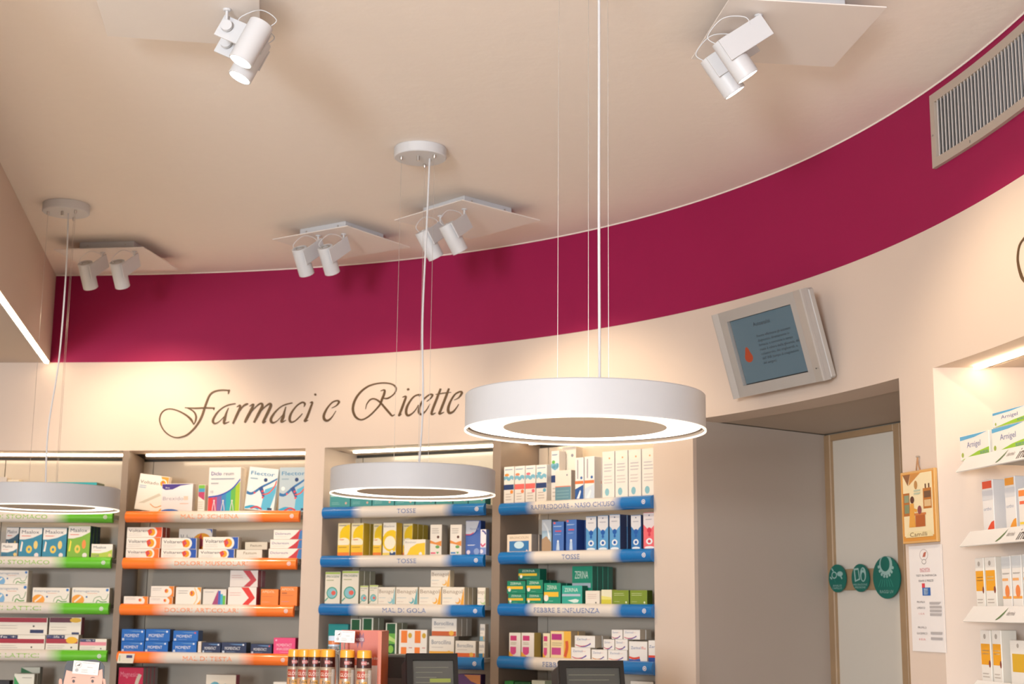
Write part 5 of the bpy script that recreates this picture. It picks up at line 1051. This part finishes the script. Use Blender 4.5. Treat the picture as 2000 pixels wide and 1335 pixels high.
# ------------------------------------------------------------------ service counter (its top lies below the frame) and what stands on it
CT = 1.05
ct = thing('service_counter', 'pale service counter running below the picture, carrying bottles and monitors', 'counter', (-.55, 4.75, 0))
CW = mat('counter_laminate', (.70, .66, .60), .35, noise=.02); 
m = MB(); m.cbox(-1.55, 1.35, -.42, .50, CT - .04, CT, .004); m.build('worktop', CW, ct)
m = MB(); m.cbox(-1.50, 1.30, -.38, -.34, 0, CT - .041, .004); m.build('front_panel', CW, ct)
for x in (-1.50, -.1, 1.26):
    m = MB(); m.cbox(x, x + .04, -.339, .46, 0, CT - .041, .003); m.build('side_panel', BROWN, ct)

def monitor(pxl, pxr, pyt, Y, yaw, label, txt):
    """pixel span of the visible top, standing on the counter; yaw turns the screen"""
    c = aty((pxl + pxr) / 2, pyt, Y)
    w = (pxr - pxl) * Y / FPX / math.cos(yaw); h = .24
    t = thing('monitor', label, 'monitor', (c.x, Y, CT), yaw, group='black till monitors')
    zt = c.z - CT; lean = Matrix.Translation((0, 0, zt)) @ Matrix.Rotation(math.radians(-14), 4, 'X')
    def bld(mb_, n_, mt_): return mb_.xform(lean).build(n_, mt_, t)
    f = .020
    fr = MB()
    for b in ((-w / 2, -w / 2 + f, -h, 0), (w / 2 - f * .7, w / 2, -h, 0), (-w / 2 + f, w / 2 - f * .7, -.022, 0), (-w / 2 + f, w / 2 - f * .7, -h, -h + f)): fr.box(b[0], b[1], 0, .018, b[2], b[3])
    bld(fr, 'bezel', mat('charcoal_plastic', (.020, .017, .015), .65, spec=.2, noise=.06, scale=40))
    s = MB(); s.box(-w / 2 + f, w / 2 - f * .7, .008, .014, -h + f, -.022); bld(s, 'screen', mat('till_screen', (.05, .05, .045), .25, noise=.05, emit=lin('4a4c44'), estr=.15))
    s = MB(); s.cbox(-w / 2 + .001, w / 2 - .012, .0185, .115, -h + .004, -.004, .012); bld(s, 'back_shell', BLACK, )
    g = MB()
    for k in range(5): g.box(-w / 2 + f + .01, w / 2 - f - .01 - .02 * (k % 3), .0072, .0078, -.045 - .016 * k, -.043 - .016 * k)
    bld(g, 'screen_lines', mat('screen_grey', lin('6c6c5c'), .5, noise=.02))
    g = MB(); g.box(-w / 2 + w * .45, w / 2 - f - .004, .0070, .0078, -.092, -.080); bld(g, 'highlight_row', mat('screen_olive', lin('7c8438'), .5, noise=.02, emit=lin('7c8438'), estr=.12))
    g = MB(); g.tube([(0, .10, .01), (0, .09, zt - .16)], .018, 14); g.build('stand_neck', BLACK, t, smooth=True)
    g = MB(); g.cbox(-.09, .09, .0, .18, .0, .012, .003); g.build('stand_foot', BLACK, t)
    return t
monitor(796, 892, 1275, 4.75, math.radians(14), 'black till monitor beside the orange display card', '')
monitor(1093, 1217, 1289, 4.65, math.radians(14), 'black till monitor in front of the right blue shelves', '')
# black printer-like housing left of the first monitor
p = aty(778, 1279, 4.95)
t = thing('till_printer', 'black till housing between orange display card and left monitor', 'printer', (p.x, 4.95, CT))
m = MB(); m.cbox(-.045, .075, 0, .16, 0, p.z - CT, .006); m.build('body', BLACK, t)
m = MB(); m.cbox(-.040, .070, -.004, -.0005, p.z - CT - .10, p.z - CT - .075, .001); m.build('paper_slot', mat('slot_grey', (.08, .075, .07), .5, noise=.05), t)

# sun-care bottles in their counter display
def bottle(px, py, Y, label):
    p = aty(px, py, Y)
    t = thing('sun_oil_bottle', label, 'bottle', (p.x, Y, p.z - .185), group='orange-capped sun oil bottles')
    r = .0245
    m = MB(); m.lathe([(0, 0), (r - .002, 0), (r, .003), (r, .128), (r - .001, .131)], seg=28); m.build('body', mat('silver_tan_bottle', (.38, .29, .21), .28, metal=.35, noise=.06, scale=30), t, smooth=True)
    m = MB(); m.lathe([(r - .001, .131), (r - .0015, .160), (r - .003, .161)], seg=28); m.build('collar', mat('dark_brown_collar', (.045, .010, .008), .3, noise=.08), t, smooth=True)
    prof = [(r - .003, .161), (r - .0015, .162), (r - .002, .182), (r - .005, .185), (0, .185)]
    m = MB(); m.lathe(prof, seg=28); m.build('cap', mat('orange_cap', (.85, .36, .03), .35, noise=.03, coat=.3), t, smooth=True)
    def wrap(n_, els, col):
        g = MB()
        for poly in els: g.add([((r + .0005) * math.sin(a / r), -(r + .0005) * math.cos(a / r), z) for a, z in poly], [list(range(len(poly)))], col)
        return g
    g = MB()
    def strip(a0, a1, z0, z1, c):
        n = 6
        for i in range(n):
            q0, q1 = a0 + (a1 - a0) * i / n, a0 + (a1 - a0) * (i + 1) / n
            g.add([((r + .0006) * math.sin(q / r), -(r + .0006) * math.cos(q / r), z) for q, z in ((q0, z0), (q1, z0), (q1, z1), (q0, z1))], [[0, 1, 2, 3]], c)
    strip(-.022, .006, .098, .122, 'a8442c'); strip(-.004, .012, .03, .09, 'd8a048'); strip(-.026, -.012, .01, .095, 'c89468'); strip(.016, .032, .01, .125, 'c8c0b8'); strip(-.006, .010, .140, .152, 'b05c5c')
    g.build('label_print', CARTON, t)
    l = MB()
    for txt, a0, z0, h, c in (('GLOSSY', -.020, .104, .011, 'ecd8c8'), ('7 dark', -.014, .080, .009, '2c1810'), ('WINTER', -.007, .143, .006, 'ecd0c8')):
        vs_, fs, w = text_geo(txt); k = h * .8
        l.add([((r + .001) * math.sin((a0 + x * k) / r), -(r + .001) * math.cos((a0 + x * k) / r), z0 + y * h) for x, y in vs_], fs, c)
    l.build('lettering', CARTON, t)
    return p
BT = []
for i, (px, py, Y, lab) in enumerate(((577, 1267, 4.78, 'first from the left'), (597, 1267, 4.72, 'second from the left'), (617, 1267, 4.66, 'third from the left'), (641, 1267, 4.58, 'fourth from the left'), (679, 1268, 4.56, 'fifth from the left'), (712, 1269, 4.54, 'rightmost beside the display card'))):
    BT.append(bottle(px, py, Y, 'orange-capped sun oil bottle, ' + lab))
# display: tray under the bottles, printed back card
bz = min(p.z for p in BT) - .186
dsp = thing('display_stand', 'orange cardboard counter display with printed back card behind the bottles', 'display', (0, 0, CT))
x0 = aty(690, 1300, 4.75).x; x1 = aty(752, 1300, 4.75).x; zt = aty(720, 1231, 4.75).z - CT
xl = aty(556, 1300, 4.9).x
m = MB(); m.cbox(xl - .02, x1, 4.45, 4.86, 0, bz - CT - .0005, .003, 'd0602c'); m.build('tray', CARTON, dsp)
m = MB(); m.box(x0 - .055, x1 - .012, 4.862, 4.868, 0, zt, 'cf5420'); m.build('back_card', CARTON, dsp)
m = MB(); m.box(x1 - .0115, x1, 4.60, 4.868, bz - CT, zt, 'c85a1c'); m.build('side_card', CARTON, dsp)
F = Face(x0 - .055, 0, x1 - .012 - x0 + .055, zt, 4.862)
F.draw([('r', .30, .60, .86, .76, 'ece4dc'), ('p', [(.32, .92), (.35, .99), (.39, .96), (.43, .99), (.47, .96), (.51, .99), (.54, .92)], '8c2c44'), ('p', [(.34, .935), (.38, .875), (.43, .925), (.48, .875), (.52, .935)], '8c2c44'), ('t', 'WINTER', .34, .925, .022, 'f4e8ea', .18, 1), ('t', 'win the desire to show!', .30, .80, .022, 'f0dccc', .60, 1), ('p', [(.5, .66), (.53, .70), (.57, .665), (.61, .70), (.64, .66)], '9c3444')])
F.m.build('print', CARTON, dsp); F.t.build('lettering', CARTON, dsp)
def price_card(px0, py0, px1, py1, Y, label, roll, zbase):
    a, b = aty(px0, py1, Y), aty(px1, py0, Y)
    t = thing('price_card', label, 'card', ((a.x + b.x) / 2, Y, a.z)); w, h = b.x - a.x, b.z - a.z
    t.rotation_euler = (0, roll, 0)
    m = MB(); m.box(-w / 2, w / 2, -.001, 0, 0, h, 'ece8e4'); m.build('card', CARTON, t)
    F = Face(-w / 2, 0, w, h, -.001)
    F.draw([('o', .2, .68, .13, .24, 'a8a4a4'), ('o', .2, .68, .115, .21, 'ece8e4'), ('p', [(.12, .6), (.26, .6), (.28, .82)], '6c6460'), ('o', .16, .28, .07, .13, 'b0acac'), ('g', .55, .5, .78, .62, 1, '7c7878'), ('g', .34, .1, .62, .4, 3, '9a9696'), ('g', .82, .12, .92, .4, 2, 'a8a4a4'), ('g', .36, .84, .95, .92, 1, '9c9898')])
    F.m.build('print', CARTON, t); return t
price_card(653, 1231, 693, 1254, 4.80, 'small white price card clipped left of the orange display card', math.radians(2), 0)
m = MB(); pc = aty(673, 1256, 4.815); m.tube([(pc.x, 4.812, pc.z + .01), (pc.x, 4.812, CT + .0)], .0025, 8)
o = m.build('card_clip', METAL); tag(o, 'thin metal clip holding the small price card above bottles', 'clip')
# clear plastic bottle behind the caps
p = aty(653, 1241, 4.95)
t = thing('clear_bottle', 'clear plastic bottle with blue cap behind the orange caps', 'bottle', (p.x, 4.95, p.z - .26))
m = MB(); m.lathe([(0, 0), (.035, 0), (.036, .01), (.036, .18), (.030, .205), (.019, .215), (.018, .23)], seg=28); m.build('body', mat('clear_pet', (.80, .88, .94), .08, noise=.01, trans=.85, spec=.5), t, smooth=True)
m = MB(); m.lathe([(.0185, .225), (.0195, .226), (.0195, .258), (.018, .26), (0, .26)], seg=24); m.build('cap', mat('pale_blue_cap', (.55, .68, .80), .3, noise=.02), t, smooth=True)
m = MB(); m.lathe([(.0199, .232), (.0199, .244)], seg=24); m.build('cap_label', mat('red_yellow_label', (.65, .20, .06), .4, noise=.3, scale=60), t)
m = MB(); m.cbox(p.x - .05, p.x + .05, 4.90, 5.00, CT, p.z - .2605, .003); o = m.build('riser_block', CW); tag(o, 'pale block carrying the clear plastic bottle on the counter', 'block')

# cardboard cut-out of a cartoon man on the counter, with a price card on its forehead
Y = 5.15; pc = aty(160, 1335, Y); k = Y / FPX
def cp(px, py): q = aty(px, py, Y); return (q.x - pc.x, q.z - CT)
cut = thing('cardboard_cutout', 'cardboard cut-out of a dark-haired cartoon man at lower left', 'cutout', (pc.x, Y, CT))
def flat(pts, yf, yb, name, col):
    g = MB(); n = len(pts); g.add([(x, yf, z) for x, z in pts] + [(x, yb, z) for x, z in pts], [list(range(n)), list(range(n, 2 * n))[::-1]] + [[i, n + i, n + (i + 1) % n, (i + 1) % n] for i in range(n)], col); return g.build(name, CARTON, cut)
hb = [(117, 1335), (124, 1322), (127, 1300), (131, 1290), (160, 1289), (185, 1287), (197, 1291), (204, 1300), (203, 1322), (206, 1335)]
body = [cp(*q) for q in hb]; flat([(body[0][0] + .01, 0.0)] + body + [(body[-1][0] - .01, 0.0)], 0, .004, 'board', '33363c')
flat([cp(*q) for q in ((122, 1345), (125, 1330), (130, 1308), (150, 1313), (185, 1311), (200, 1306), (201, 1330), (203, 1345), (195, 1362), (160, 1372), (130, 1362))], -.0012, -.0002, 'face_print', 'e6b09c')
for ex in (117, 202): flat([cp(ex + dx, 1334 + dy) for dx, dy in ((0, -10), (4, -8), (5, 4), (2, 12), (-2, 6), (-2, -6))], -.0012, -.0002, 'ear_print', 'dca48e')
for ex in (144, 181):
    flat([cp(ex + 2.6 * math.cos(a), 1329.5 + 3.2 * math.sin(a)) for a in [2 * math.pi * i / 14 for i in range(14)]], -.0022, -.0013, 'eye_print', '3a3230')
    flat([cp(ex + dx, 1322 + dy) for dx, dy in ((-5, 3), (-2, -.6), (2, -.8), (6, 1), (2, .8), (-2, 1))], -.0022, -.0013, 'brow_print', '4a3c38')
price_card(141, 1291, 193, 1316, Y - .006, 'white printed price card on the forehead of the cardboard cut-out', math.radians(4), 0)
# price ticket stuck on the lowest visible orange strip
a, z_ = UO.pix(229, 1294, -.03); b, z2 = UO.pix(264, 1276, -.03)
P = UO.FL + UO.u * ((a + b) / 2) - UO.w * .032
tk = thing('price_ticket', 'white price ticket with blue mark on the orange strip end', 'ticket', (P.x, P.y, z_), UO.rz)
m = MB(); hw = (b - a) / 2; g = [(-hw, 0), (hw - .008, 0), (hw, z2 - z_), (-hw + .008, z2 - z_)]
m.add([(x, -.001, z) for x, z in g] + [(x, 0, z) for x, z in g], [[0, 1, 2, 3], [7, 6, 5, 4], [0, 4, 5, 1], [1, 5, 6, 2], [2, 6, 7, 3], [3, 7, 4, 0]], 'ece4d4'); m.build('ticket_card', CARTON, tk)
F = Face(-hw, 0, 2 * hw, z2 - z_, -.001); F.draw([('r', .52, .55, .86, .85, '4a4a7c'), ('r', .12, .2, .16, .8, '6cb458'), ('g', .3, .15, .8, .35, 1, 'd0c8b8')]); F.m.build('print', CARTON, tk)
